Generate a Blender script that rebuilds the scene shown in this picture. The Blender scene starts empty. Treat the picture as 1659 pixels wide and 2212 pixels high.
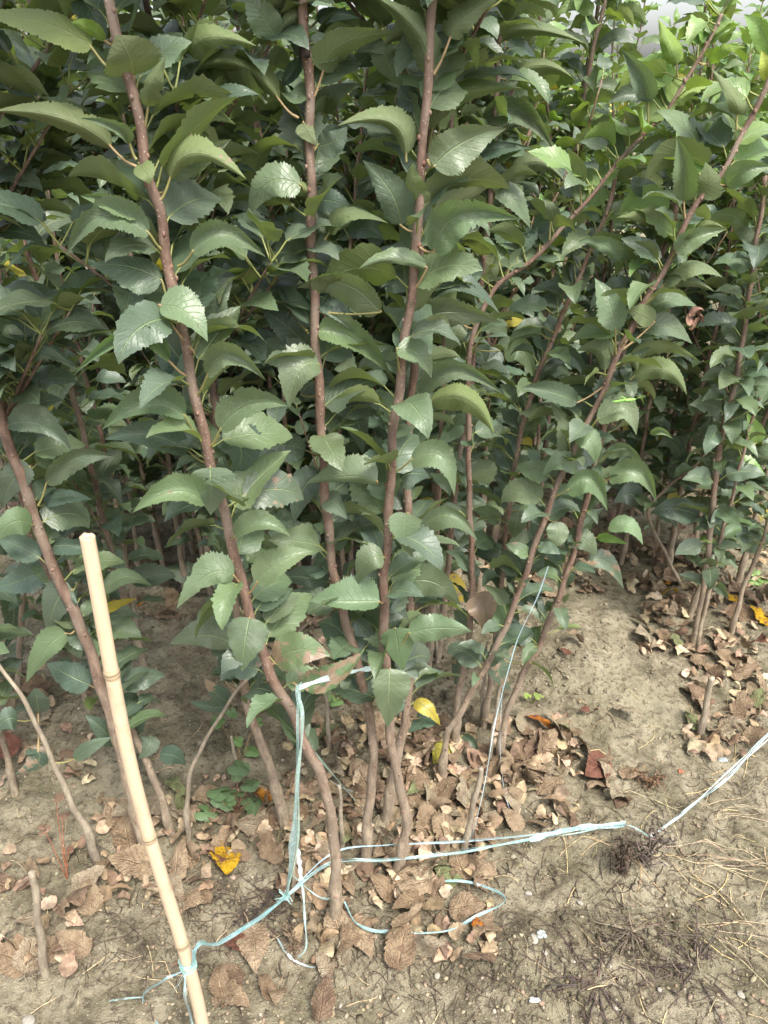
import bpy, math, random
import numpy as np
from mathutils import Vector, noise

# ------------------------------------------------------------------ camera, sky, sun
sc = bpy.context.scene
COL = sc.collection
H_CAM, PITCH, VFOV = 1.35, math.radians(29.5), math.radians(67.0)
cd = bpy.data.cameras.new('camera')
cam = bpy.data.objects.new('camera', cd); COL.objects.link(cam)
cam.location = (0, 0, H_CAM)
cam.rotation_euler = (math.radians(90) - PITCH, 0, 0)
cd.sensor_fit = 'VERTICAL'; cd.sensor_height = 24; cd.lens = 12 / math.tan(VFOV / 2)
cd.clip_start = 0.02; cd.clip_end = 500
sc.camera = cam
w = bpy.data.worlds.new('World'); sc.world = w; w.use_nodes = True
nt = w.node_tree
sky = nt.nodes.new('ShaderNodeTexSky'); sky.sky_type = 'NISHITA'; sky.sun_disc = False
SUN_EL, SUN_AZ = math.radians(60), math.radians(148)   # azimuth clockwise from +Y
sky.sun_elevation = SUN_EL; sky.sun_rotation = SUN_AZ
sky.air_density = 1.0; sky.dust_density = 4.0; sky.ozone_density = 1.0
hs = nt.nodes.new('ShaderNodeHueSaturation'); hs.inputs['Saturation'].default_value = .4   # milky overcast sky
nt.links.new(sky.outputs[0], hs.inputs['Color']); nt.links.new(hs.outputs[0], nt.nodes['Background'].inputs[0])
nt.nodes['Background'].inputs[1].default_value = 0.118
sl = bpy.data.lights.new('sun', 'SUN'); sl.energy = 1.5; sl.angle = math.radians(14); sl.color = (1, .95, .86)
so = bpy.data.objects.new('sun', sl); COL.objects.link(so)
sd = Vector((math.sin(SUN_AZ) * math.cos(SUN_EL), math.cos(SUN_AZ) * math.cos(SUN_EL), math.sin(SUN_EL)))
so.rotation_euler = sd.to_track_quat('Z', 'Y').to_euler(); so.location = (0, -2, 6)
sc.view_settings.view_transform = 'Standard'; sc.view_settings.look = 'None'
sc.view_settings.exposure = 1.88; sc.view_settings.gamma = 1

rng = np.random.default_rng(7); random.seed(7)

# ------------------------------------------------------------------ picture point -> place in the world
FV = 1106 / math.tan(VFOV / 2)
FWD = np.array((0, math.cos(PITCH), -math.sin(PITCH))); UP = np.array((0, math.sin(PITCH), math.cos(PITCH)))
RIGHT = np.array((1.0, 0, 0)); CAM = np.array((0, 0, H_CAM))
def ray(x, y): return RIGHT * ((x - 829.5) / FV) + UP * (-(y - 1106) / FV) + FWD
def at_ground(x, y, z=0.0):
    d = ray(x, y); return CAM + d * ((z - H_CAM) / d[2])
def at_depth(x, y, Y):          # point on the upright plane at distance Y
    d = ray(x, y); return CAM + d * (Y / d[1])
def zdepth(p): return float(np.dot(p - CAM, FWD))

# ------------------------------------------------------------------ mesh helpers
def mk_mesh(name, V, F, mats, uv=None, col=None, midx=None, smooth=True):
    """V (n,3); F list of (k,4|3) int arrays; uv per vertex; col per vertex"""
    me = bpy.data.meshes.new(name)
    V = np.asarray(V, dtype=np.float32)
    me.vertices.add(len(V)); me.vertices.foreach_set('co', V.ravel())
    loops = np.concatenate([f.ravel() for f in F]).astype(np.int32)
    tot = np.concatenate([np.full(len(f), f.shape[1]) for f in F]).astype(np.int32)
    st = np.concatenate([[0], np.cumsum(tot)[:-1]]).astype(np.int32)
    me.loops.add(len(loops)); me.loops.foreach_set('vertex_index', loops)
    me.polygons.add(len(tot)); me.polygons.foreach_set('loop_start', st); me.polygons.foreach_set('loop_total', tot)
    me.polygons.foreach_set('use_smooth', np.full(len(tot), smooth))
    if midx is not None: me.polygons.foreach_set('material_index', np.asarray(midx, dtype=np.int32))
    if uv is not None:
        l = me.uv_layers.new(name='UVMap'); l.data.foreach_set('uv', np.asarray(uv, dtype=np.float32)[loops].ravel())
    if col is not None:
        a = me.color_attributes.new('tint', 'FLOAT_COLOR', 'POINT')
        c = np.ones((len(V), 4), dtype=np.float32); c[:, :col.shape[1]] = col; a.data.foreach_set('color', c.ravel())
    for m in mats: me.materials.append(m)
    me.update(); me.validate()
    return me
class MB:
    def __init__(s): s.V=[]; s.F=[]; s.UV=[]; s.C=[]; s.M=[]; s.n=0
    def add(s, V, F, uv=None, col=(1,1,1,1), m=0):
        V = np.asarray(V, float); F = [np.asarray(f) + s.n for f in (F if isinstance(F, list) else [F])]
        s.V.append(V); s.F += F; s.n += len(V)
        s.UV.append(np.zeros((len(V),2)) if uv is None else uv)
        c = np.asarray(col, float)
        if c.ndim == 1:
            if len(c) == 3: c = np.append(c, 1)
            c = np.tile(c, (len(V),1))
        s.C.append(c)
        for f in F: s.M.append(np.full(len(f), m))
    def mesh(s, name, mats):
        return mk_mesh(name, np.concatenate(s.V), s.F, mats, np.concatenate(s.UV), np.concatenate(s.C), np.concatenate(s.M))
def link(name, me, parent=None, **kw):
    o = bpy.data.objects.new(name, me); COL.objects.link(o)
    if parent is not None:
        o.parent = parent
    for k, v in kw.items():
        if v: o[k] = v
    return o
def empty(name, loc, label, cat, group=None, rz=0):
    o = bpy.data.objects.new(name, None); COL.objects.link(o); o.location = loc; o.rotation_euler = (0,0,rz)
    o.empty_display_size = .05
    o['label'] = label; o['category'] = cat
    if group: o['group'] = group
    return o
def catmull(P, R, n):
    P = np.asarray(P, float); R = np.asarray(R, float)
    Pe = np.vstack([2*P[0]-P[1], P, 2*P[-1]-P[-2]])
    out=[]; ro=[]
    for i in range(len(P)-1):
        p0,p1,p2,p3 = Pe[i:i+4]
        k = max(2, n)
        t = np.linspace(0,1,k,endpoint=False)[:,None]
        out.append(.5*((2*p1)+(-p0+p2)*t+(2*p0-5*p1+4*p2-p3)*t*t+(-p0+3*p1-3*p2+p3)*t**3))
        ro.append(R[i]+(R[i+1]-R[i])*t[:,0])
    out.append(P[-1:]); ro.append(R[-1:])
    return np.vstack(out), np.concatenate(ro)
def frames(P):
    T = np.gradient(P, axis=0); T /= np.linalg.norm(T,axis=1)[:,None]+1e-9
    a = np.array((0,0,1.)) if abs(T[0][2])<.9 else np.array((1.,0,0))
    n = np.cross(T[0],a); n/=np.linalg.norm(n); N=[n]
    for i in range(1,len(P)):
        n = N[-1]-T[i]*np.dot(N[-1],T[i]); n/=np.linalg.norm(n)+1e-9; N.append(n)
    N=np.array(N); return T,N,np.cross(T,N)
def tube(mb, P, R, sides=8, col=(1,1,1,1), m=0, cap=True, lump=0.0):
    P=np.asarray(P,float); R=np.asarray(R,float)*np.ones(len(P))
    T,N,B = frames(P); k=len(P)
    a=np.linspace(0,2*math.pi,sides,endpoint=False)
    rr = R[:,None]*np.ones(sides)
    if lump: rr = rr*(1+lump*rng.uniform(-1,1,(k,sides)))
    V=(P[:,None,:]+rr[:,:,None]*(np.cos(a)[None,:,None]*N[:,None,:]+np.sin(a)[None,:,None]*B[:,None,:])).reshape(-1,3)
    i=np.arange(k-1)[:,None]*sides; j=np.arange(sides)[None,:]; j2=(j+1)%sides
    F=np.stack([i+j,i+j2,i+sides+j2,i+sides+j],-1).reshape(-1,4)
    Fs=[F]
    if cap:
        V=np.vstack([V,P[0],P[-1]]); c0=k*sides
        j=np.arange(sides); j2=(j+1)%sides
        Fs.append(np.stack([np.full(sides,c0),j2,j],-1)); Fs.append(np.stack([np.full(sides,c0+1),(k-1)*sides+j,(k-1)*sides+j2],-1))
    uv=np.zeros((len(V),2))
    mb.add(V,Fs,uv,col,m)
def blob(mb, c, r, col=(1,1,1,1), m=0, jag=.25, flat=1.0):
    t=(1+5**.5)/2
    V=np.array([(-1,t,0),(1,t,0),(-1,-t,0),(1,-t,0),(0,-1,t),(0,1,t),(0,-1,-t),(0,1,-t),(t,0,-1),(t,0,1),(-t,0,-1),(-t,0,1)],float)/1.9
    F=np.array([(0,11,5),(0,5,1),(0,1,7),(0,7,10),(0,10,11),(1,5,9),(5,11,4),(11,10,2),(10,7,6),(7,1,8),(3,9,4),(3,4,2),(3,2,6),(3,6,8),(3,8,9),(4,9,5),(2,4,11),(6,2,10),(8,6,7),(9,8,1)])
    V=V*(1+rng.uniform(-jag,jag,(12,1)))*np.asarray(r)*np.array((rng.uniform(.7,1.2),rng.uniform(.7,1.2),flat))
    a=rng.uniform(0,6.28); ca,sa=math.cos(a),math.sin(a)
    V=V@np.array([[ca,sa,0],[-sa,ca,0],[0,0,1]])
    mb.add(V+np.asarray(c),F,None,col,m)

# ------------------------------------------------------------------ materials
def new_mat(name):
    m=bpy.data.materials.new(name); m.use_nodes=True; t=m.node_tree; t.nodes.clear()
    return m,t
def N(t,ty,**kw):
    n=t.nodes.new(ty)
    for k,v in kw.items(): setattr(n,k,v)
    return n
def math_n(t,op,a,b=None,clamp=False):
    n=t.nodes.new('ShaderNodeMath'); n.operation=op; n.use_clamp=clamp
    for i,x in enumerate((a,b)):
        if x is None: continue
        if isinstance(x,(int,float)): n.inputs[i].default_value=x
        else: t.links.new(x,n.inputs[i])
    return n.outputs[0]
def mixc(t,f,a,b,mode='MIX'):
    n=t.nodes.new('ShaderNodeMix'); n.data_type='RGBA'; n.blend_type=mode
    for s,x in ((n.inputs[0],f),(n.inputs[6],a),(n.inputs[7],b)):
        if isinstance(x,(int,float)): s.default_value=x
        elif isinstance(x,tuple): s.default_value=(*x,1) if len(x)==3 else x
        else: t.links.new(x,s)
    return n.outputs[2]
def noise_n(t,scale,detail=3,rough=.55,vec=None):
    n=t.nodes.new('ShaderNodeTexNoise'); n.inputs['Scale'].default_value=scale; n.inputs['Detail'].default_value=detail; n.inputs['Roughness'].default_value=rough
    if vec is not None: t.links.new(vec,n.inputs['Vector'])
    return n.outputs['Fac']
def ramp(t,f,stops):
    n=t.nodes.new('ShaderNodeValToRGB'); e=n.color_ramp.elements
    while len(e)<len(stops): e.new(.5)
    for i,(p,c) in enumerate(stops): e[i].position=p; e[i].color=(*c,1) if len(c)==3 else c
    t.links.new(f,n.inputs[0]); return n.outputs[0]
def sstep(t,x,a,b):
    n=t.nodes.new('ShaderNodeMapRange'); n.interpolation_type='SMOOTHSTEP'
    t.links.new(x,n.inputs[0]); n.inputs[1].default_value=a; n.inputs[2].default_value=b; n.inputs[3].default_value=0; n.inputs[4].default_value=1
    return n.outputs[0]

def leaf_material():
    m,t=new_mat('apple leaf'); L=t.links.new
    uv=N(t,'ShaderNodeUVMap'); sep=N(t,'ShaderNodeSeparateXYZ'); L(uv.outputs[0],sep.inputs[0])
    u=math_n(t,'MULTIPLY',math_n(t,'SUBTRACT',sep.outputs[0],.5),2.0); au=math_n(t,'ABSOLUTE',u); v=sep.outputs[1]
    geo=N(t,'ShaderNodeNewGeometry'); tc=N(t,'ShaderNodeTexCoord')
    at=N(t,'ShaderNodeVertexColor'); at.layer_name='tint'
    # side veins sweep towards the tip
    ph=math_n(t,'SUBTRACT',math_n(t,'MULTIPLY',v,9.0),math_n(t,'MULTIPLY',math_n(t,'POWER',au,.8),2.3))
    fr=math_n(t,'ABSOLUTE',math_n(t,'SUBTRACT',math_n(t,'FRACT',ph),.5))
    vein=math_n(t,'MULTIPLY',math_n(t,'SUBTRACT',1.0,sstep(t,fr,.0,.1)),math_n(t,'SUBTRACT',1.0,math_n(t,'MULTIPLY',au,.75)))
    mid=math_n(t,'SUBTRACT',1.0,sstep(t,au,.015,.06))
    vs=math_n(t,'MAXIMUM',math_n(t,'MULTIPLY',vein,.5),mid)
    n1=noise_n(t,26,4,.6,tc.outputs['Object']); n2=noise_n(t,330,2,.5,tc.outputs['Object'])
    top=mixc(t,math_n(t,'MULTIPLY',n1,.55),at.outputs[0],mixc(t,1.0,at.outputs[0],(.5,.62,.6),'MULTIPLY'))
    top=mixc(t,math_n(t,'MULTIPLY',vs,.75),top,(.19,.26,.12))
    vor=N(t,'ShaderNodeTexVoronoi'); vor.inputs['Scale'].default_value=330; L(tc.outputs['Object'],vor.inputs['Vector'])
    spk=math_n(t,'MULTIPLY',math_n(t,'SUBTRACT',1.0,sstep(t,vor.outputs['Distance'],.10,.22)),sstep(t,noise_n(t,34,2,.5,tc.outputs['Object']),.5,.62))
    top=mixc(t,math_n(t,'MULTIPLY',spk,.5),top,(.46,.50,.40))
    dust_sheen=sstep(t,noise_n(t,17,5,.7,tc.outputs['Object']),.55,.8)
    top=mixc(t,math_n(t,'ADD',.12,math_n(t,'MULTIPLY',dust_sheen,.38)),top,(.30,.33,.27))  # pale dusty layer; the leaf's sky sheen is painted into the colour here
    under=mixc(t,.55,mixc(t,1.0,at.outputs[0],(1.6,1.45,1.1),'MULTIPLY'),(.125,.150,.066))
    under=mixc(t,math_n(t,'MULTIPLY',vs,.45),under,(.22,.25,.12))
    # brown blotches where the tint's alpha asks for them
    bl=sstep(t,math_n(t,'ADD',noise_n(t,42,4,.65,tc.outputs['Object']),math_n(t,'SUBTRACT',.5,at.outputs[1])),.52,.56)
    col=mixc(t,geo.outputs['Backfacing'],top,under)
    col=mixc(t,bl,col,mixc(t,n1,(.17,.11,.075),(.32,.25,.18)))
    bs=N(t,'ShaderNodeBsdfPrincipled'); L(col,bs.inputs['Base Color'])
    L(math_n(t,'ADD',math_n(t,'MULTIPLY',geo.outputs['Backfacing'],.25),math_n(t,'ADD',.30,math_n(t,'MULTIPLY',n1,.2))),bs.inputs['Roughness'])
    bs.inputs['Specular IOR Level'].default_value=.5
    bm=N(t,'ShaderNodeBump'); bm.inputs['Strength'].default_value=.7; bm.inputs['Distance'].default_value=.0015
    hgt=math_n(t,'ADD',math_n(t,'MULTIPLY',vs,-1.0),math_n(t,'ADD',math_n(t,'MULTIPLY',n2,.5),math_n(t,'MULTIPLY',n1,.9)))
    L(hgt,bm.inputs['Height']); L(bm.outputs[0],bs.inputs['Normal'])
    tr=N(t,'ShaderNodeBsdfTranslucent'); L(mixc(t,1.0,col,(1.7,1.9,.8),'MULTIPLY'),tr.inputs[0])
    mx=N(t,'ShaderNodeMixShader'); mx.inputs[0].default_value=.22; L(bs.outputs[0],mx.inputs[1]); L(tr.outputs[0],mx.inputs[2])
    o=N(t,'ShaderNodeOutputMaterial'); L(mx.outputs[0],o.inputs[0]); return m
def tint_material(name,rough=.7,var=(.6,1.25),scale=60,bump=.4,bd=.002,spec=.3,translucent=0,spots=None):
    m,t=new_mat(name); L=t.links.new
    at=N(t,'ShaderNodeVertexColor'); at.layer_name='tint'; tc=N(t,'ShaderNodeTexCoord')
    n=noise_n(t,scale,5,.65,tc.outputs['Object'])
    c=mixc(t,sstep(t,n,.3,.7),mixc(t,1.0,at.outputs[0],(var[0],)*3,'MULTIPLY'),mixc(t,1.0,at.outputs[0],(var[1],)*3,'MULTIPLY'))
    if spots:
        vor=N(t,'ShaderNodeTexVoronoi'); vor.inputs['Scale'].default_value=spots[0]; L(tc.outputs['Object'],vor.inputs['Vector'])
        c=mixc(t,math_n(t,'SUBTRACT',1.0,sstep(t,vor.outputs['Distance'],spots[1]*.6,spots[1])),c,spots[2])
    bs=N(t,'ShaderNodeBsdfPrincipled'); L(c,bs.inputs['Base Color']); bs.inputs['Roughness'].default_value=rough; bs.inputs['Specular IOR Level'].default_value=spec
    bm=N(t,'ShaderNodeBump'); bm.inputs['Strength'].default_value=bump; bm.inputs['Distance'].default_value=bd; L(n,bm.inputs['Height']); L(bm.outputs[0],bs.inputs['Normal'])
    out=N(t,'ShaderNodeOutputMaterial')
    if translucent:
        tr=N(t,'ShaderNodeBsdfTranslucent'); L(c,tr.inputs[0]); mx=N(t,'ShaderNodeMixShader'); mx.inputs[0].default_value=translucent
        L(bs.outputs[0],mx.inputs[1]); L(tr.outputs[0],mx.inputs[2]); L(mx.outputs[0],out.inputs[0])
    else: L(bs.outputs[0],out.inputs[0])
    return m
def bark_material():
    m,t=new_mat('young apple bark'); L=t.links.new
    at=N(t,'ShaderNodeVertexColor'); at.layer_name='tint'; tc=N(t,'ShaderNodeTexCoord')
    mp=N(t,'ShaderNodeMapping'); mp.inputs['Scale'].default_value=(1,1,.35); L(tc.outputs['Object'],mp.inputs[0])
    n=noise_n(t,90,5,.7,mp.outputs[0]); n2=noise_n(t,14,3,.5,tc.outputs['Object'])
    c=mixc(t,sstep(t,n,.35,.7),mixc(t,1.0,at.outputs[0],(.62,.58,.56),'MULTIPLY'),mixc(t,1.0,at.outputs[0],(1.25,1.25,1.22),'MULTIPLY'))
    c=mixc(t,math_n(t,'MULTIPLY',sstep(t,n2,.42,.7),.65),c,(.25,.205,.16))
    vor=N(t,'ShaderNodeTexVoronoi'); vor.inputs['Scale'].default_value=230; L(tc.outputs['Object'],vor.inputs['Vector'])
    lm=math_n(t,'MULTIPLY',math_n(t,'SUBTRACT',1.0,sstep(t,vor.outputs['Distance'],.10,.24)),sstep(t,noise_n(t,60,2,.5,tc.outputs['Object']),.38,.55))
    c=mixc(t,math_n(t,'MULTIPLY',lm,.85),c,(.46,.38,.30))
    bs=N(t,'ShaderNodeBsdfPrincipled'); L(c,bs.inputs['Base Color']); bs.inputs['Roughness'].default_value=.6; bs.inputs['Specular IOR Level'].default_value=.35
    bm=N(t,'ShaderNodeBump'); bm.inputs['Strength'].default_value=.5; bm.inputs['Distance'].default_value=.0015
    L(math_n(t,'SUBTRACT',n,math_n(t,'MULTIPLY',vor.outputs['Distance'],.4)),bm.inputs['Height']); L(bm.outputs[0],bs.inputs['Normal'])
    o=N(t,'ShaderNodeOutputMaterial'); L(bs.outputs[0],o.inputs[0]); return m
def soil_material():
    m,t=new_mat('clay soil'); L=t.links.new
    tc=N(t,'ShaderNodeTexCoord'); P=tc.outputs['Object']
    n1=noise_n(t,2.3,4,.6,P); n2=noise_n(t,14,6,.7,P); n3=noise_n(t,75,6,.75,P); n4=noise_n(t,5.5,5,.65,P); n5=noise_n(t,300,3,.7,P)
    c=ramp(t,n2,[(.30,(.065,.056,.036)),(.45,(.20,.172,.115)),(.58,(.325,.285,.20)),(.72,(.43,.385,.28))])
    c=mixc(t,math_n(t,'MULTIPLY',sstep(t,n4,.47,.66),.5),c,(.16,.15,.085))      # thin algal film
    c=mixc(t,math_n(t,'MULTIPLY',sstep(t,n1,.48,.7),.5),c,(.44,.40,.28))
    c=mixc(t,math_n(t,'MULTIPLY',sstep(t,n3,.50,.62),.7),c,(.075,.058,.040))
    vor=N(t,'ShaderNodeTexVoronoi'); vor.inputs['Scale'].default_value=105; L(P,vor.inputs['Vector'])
    c=mixc(t,math_n(t,'MULTIPLY',math_n(t,'SUBTRACT',1.0,sstep(t,vor.outputs['Distance'],.10,.22)),.35),c,(.46,.41,.32))
    c=mixc(t,math_n(t,'MULTIPLY',sstep(t,n5,.6,.72),.7),c,(.58,.53,.41))
    bs=N(t,'ShaderNodeBsdfPrincipled'); L(c,bs.inputs['Base Color']); bs.inputs['Roughness'].default_value=.95; bs.inputs['Specular IOR Level'].default_value=.12
    b1=N(t,'ShaderNodeBump'); b1.inputs['Strength'].default_value=.9; b1.inputs['Distance'].default_value=.018
    L(math_n(t,'ADD',math_n(t,'MULTIPLY',n3,.7),math_n(t,'ADD',n2,math_n(t,'MULTIPLY',n5,.25))),b1.inputs['Height']); L(b1.outputs[0],bs.inputs['Normal'])
    o=N(t,'ShaderNodeOutputMaterial'); L(bs.outputs[0],o.inputs[0]); return m
def bamboo_material():
    m,t=new_mat('dried bamboo'); L=t.links.new
    tc=N(t,'ShaderNodeTexCoord'); at=N(t,'ShaderNodeVertexColor'); at.layer_name='tint'
    mp=N(t,'ShaderNodeMapping'); mp.inputs['Scale'].default_value=(1,1,.08); L(tc.outputs['Object'],mp.inputs[0])
    n=noise_n(t,260,4,.6,mp.outputs[0]); n2=noise_n(t,18,5,.65,tc.outputs['Object'])
    c=mixc(t,math_n(t,'MULTIPLY',n,.7),at.outputs[0],mixc(t,1.0,at.outputs[0],(.72,.66,.52),'MULTIPLY'))
    c=mixc(t,math_n(t,'MULTIPLY',sstep(t,n2,.52,.70),.55),c,(.30,.22,.14))
    bs=N(t,'ShaderNodeBsdfPrincipled'); L(c,bs.inputs['Base Color']); bs.inputs['Roughness'].default_value=.42
    bm=N(t,'ShaderNodeBump'); bm.inputs['Strength'].default_value=.25; bm.inputs['Distance'].default_value=.0008; L(n,bm.inputs['Height']); L(bm.outputs[0],bs.inputs['Normal'])
    o=N(t,'ShaderNodeOutputMaterial'); L(bs.outputs[0],o.inputs[0]); return m
def plastic_material():
    m,t=new_mat('split film twine'); L=t.links.new
    tc=N(t,'ShaderNodeTexCoord'); at=N(t,'ShaderNodeVertexColor'); at.layer_name='tint'
    n=noise_n(t,120,4,.7,tc.outputs['Object'])
    c=mixc(t,sstep(t,n,.45,.7),at.outputs[0],(.66,.82,.84))
    bs=N(t,'ShaderNodeBsdfPrincipled'); L(c,bs.inputs['Base Color']); bs.inputs['Roughness'].default_value=.28; bs.inputs['Specular IOR Level'].default_value=.8
    bm=N(t,'ShaderNodeBump'); bm.inputs['Strength'].default_value=.6; bm.inputs['Distance'].default_value=.001; L(n,bm.inputs['Height']); L(bm.outputs[0],bs.inputs['Normal'])
    tr=N(t,'ShaderNodeBsdfTranslucent'); L(c,tr.inputs[0])
    tp=N(t,'ShaderNodeBsdfTransparent')
    m1=N(t,'ShaderNodeMixShader'); m1.inputs[0].default_value=.3; L(bs.outputs[0],m1.inputs[1]); L(tr.outputs[0],m1.inputs[2])
    m2=N(t,'ShaderNodeMixShader'); m2.inputs[0].default_value=.22; L(m1.outputs[0],m2.inputs[1]); L(tp.outputs[0],m2.inputs[2])
    o=N(t,'ShaderNodeOutputMaterial'); L(m2.outputs[0],o.inputs[0]); return m
LEAF=leaf_material(); BARK=bark_material(); SOIL=soil_material(); BAMBOO=bamboo_material(); FILM=plastic_material()
PET=tint_material('petiole',.5,(.85,1.15),80,.1,.0005,.4)
DRY=tint_material('dead leaf',.75,(.55,1.3),55,.7,.003,.25,.12)
TWIG=tint_material('dry twig',.85,(.5,1.4),120,.5,.001,.2)
STONE=tint_material('crumbs and stones',.9,(.75,1.15),150,.5,.001,.2)

# ------------------------------------------------------------------ ground
def hgt(x,y):
    v=Vector((x,y,0))
    h=.030*noise.noise(v*1.3)+.018*noise.noise(v*5.1+Vector((3,1,0)))+.012*noise.noise(v*15+Vector((9,2,5)))
    h+=.065*math.exp(-(((x-.50)/.22)**2+((y-1.62)/.34)**2))       # low mound between the rows
    h-=.02*math.exp(-(((x+.35)/.25)**2+((y-1.6)/.3)**2))
    k=max(0,1-abs(y-1.3)/1.6)
    if k>0:
        c=noise.noise(v*38+Vector((1,7,2))); h+=.010*k*max(0,c*1.8-.1)+.0035*k*noise.noise(v*85)
        c2=noise.voronoi(v*26)[0][0]; h+=.007*k*(c2-.35)*(.5+noise.noise(v*4+Vector((2,8,1))))
        f=noise.noise(v*2.1+Vector((5,5,0)))
        h+=.006*k*max(0,noise.noise(v*24)-.05)*(1+f)
    return h
def axis(a,b,step,lo,hi):
    c=list(np.arange(a,b,step)); s=step; x=c[-1]
    while x<hi: s*=1.22; x+=s; c.append(x)
    s=step; x=c[0]; l=[]
    while x>lo: s*=1.22; x-=s; l.append(x)
    return np.array(l[::-1]+c)
gx=axis(-.95,1.05,.0075,-150,150); gy=axis(.5,2.3,.0075,-40,250)
V=np.array([(x,y,hgt(x,y)) for y in gy for x in gx]); nx=len(gx)
i=np.arange(len(gy)-1)[:,None]*nx; j=np.arange(nx-1)[None,:]
F=np.stack([i+j,i+j+1,i+nx+j+1,i+nx+j],-1).reshape(-1,4)
g=link('ground',mk_mesh('ground',V,[F],[SOIL])); g['kind']='structure'; g['label']='pale clay soil with clods and thin green film'
def gpt(x,y,dz=0.0):
    p=at_ground(x,y,0.0)
    for _ in range(3): p=at_ground(x,y,hgt(p[0],p[1]))
    return np.array((p[0],p[1],p[2]+dz))

# ------------------------------------------------------------------ leaves
def profile(s): 
    q=np.clip(s,0,1)**.52*np.clip(1-s,0,1)**1.14
    q=q/.357; return np.clip(q,0,1)**.88+.04*np.sin(math.pi*np.clip(s,0,1))
def leaf_faces(ns,nc):
    i=np.arange(ns)[:,None]*(nc+1); j=np.arange(nc)[None,:]
    return np.stack([i+j,i+j+1,i+nc+1+j+1,i+nc+1+j],-1).reshape(-1,4)
def put_leaf(mb,P,A,Bv,wl,wr,liftl,liftr,tint,ns,nc,top_dir,L,brown=0.0,m=0):
    """P (ns+1,3) midrib; A (ns+1,3) unit side vector; Bv unit lift vector (3 or n,3); wl/wr half widths; lift = how far margins leave the side plane"""
    s=np.linspace(0,1,ns+1); u=np.linspace(-1,1,nc+1)
    pr=profile(s)
    tooth=1+.042*(np.arange(ns+1)%2*2-1)*(pr>.15); pr_e=pr*tooth*(1+.05*rng.standard_normal(ns+1)*(pr>.1))
    if rng.random()<.16:
        k0=int(rng.integers(ns//4,3*ns//4)); dd=np.abs(np.arange(ns+1)-k0); pr_e=pr_e*(1-rng.uniform(.12,.3)*np.exp(-(dd/(ns*.045))**2))
    ph=rng.uniform(0,6.28,2); fq=rng.uniform(1.2,2.6)
    PR=np.where(np.abs(u)[None,:]>.99,pr_e[:,None],pr[:,None])
    W=np.where(u<0,wl,wr)[None,:]*np.abs(u)[None,:]*np.sign(u)[None,:]
    LF=np.where(u<0,liftl,liftr)[None,:]*np.abs(u)[None,:]**1.5
    wave=np.where(u<0,np.sin(6.28*fq*s[:,None]+ph[0]),np.sin(6.28*fq*s[:,None]+ph[1]))*np.abs(u)[None,:]**1.5*.075*L*.5
    # quilting between side veins
    q=.006*L*np.abs(np.sin(math.pi*(9*s[:,None]-2.3*np.abs(u)[None,:]**.8)))*(np.abs(u)[None,:]>.05)*np.sin(math.pi*np.clip(np.abs(u),0,1))[None,:]
    Vv=P[:,None,:]+A[:,None,:]*(W*PR)[:,:,None]+(Bv if Bv.ndim==2 else np.tile(Bv,(ns+1,1)))[:,None,:]*((LF+wave+q)*PR)[:,:,None]
    Vv=Vv.reshape(-1,3); F=leaf_faces(ns,nc)
    a=Vv[F[:,1]]-Vv[F[:,0]]; b=Vv[F[:,3]]-Vv[F[:,0]]; n=np.cross(a,b).sum(0)
    if np.dot(n,top_dir)<0: F=F[:,::-1]
    uv=np.stack(np.broadcast_arrays((u[None,:]+1)/2,s[:,None]),-1).reshape(-1,2)
    c=np.array((*tint,1.0)); C=np.tile(c,(len(Vv),1)); C[:,3]=1.0-(brown if brown or rng.random()>.10 else rng.uniform(.25,.45))
    mb.add(Vv,F,uv,C,m)
TINTS=[(.076,.118,.062),(.090,.134,.066),(.060,.100,.062),(.104,.152,.064),(.082,.122,.076)]
def vary(c,a=.18):
    k=rng.uniform(1-a,1+a); return tuple(np.array(c)*k*rng.uniform(.93,1.07,3))
def free_leaf(mb,O,az,L,e0,bend,roll,tint,ns,nc,fold=.35,pl=.03,brown=0):
    """a leaf leaving point O: petiole then blade"""
    h=np.array((math.cos(az),math.sin(az),0)); z=np.array((0,0,1.))
    pd=h*math.cos(e0+.35)+z*math.sin(e0+.35); b0=O+pd*pl
    pts=np.array([O,O+pd*pl*.5-z*.001,b0,b0+(h*math.cos(e0)+z*math.sin(e0))*L*.1])
    tube(mb,pts,[.0016,.0012,.0011,.0008],4,(.20,.22,.07),1,False)
    s=np.linspace(0,1,ns+1); e=e0-bend*s**1.3
    yaw=az+rng.uniform(-.5,.5)*s
    T=np.stack([np.cos(yaw)*np.cos(e),np.sin(yaw)*np.cos(e),np.sin(e)],-1)
    P=b0+np.vstack([np.zeros(3),np.cumsum(T[:-1],0)*L/ns])
    S=np.stack([-np.sin(yaw),np.cos(yaw),0*s],-1); Nn=np.cross(T,S)
    rr=roll+rng.uniform(-.7,.7)*s
    A=S*np.cos(rr)[:,None]+Nn*np.sin(rr)[:,None]; B=np.cross(T,A)
    if np.dot(B.mean(0),z)<0 and abs(roll)<1.2: B=-B
    W=L*rng.uniform(.25,.315)
    put_leaf(mb,P,A,B,W*math.cos(fold),W*math.cos(fold),W*math.sin(fold),W*math.sin(fold)*rng.uniform(.5,1.2),tint,ns,nc,B.mean(0),L,brown)

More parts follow.
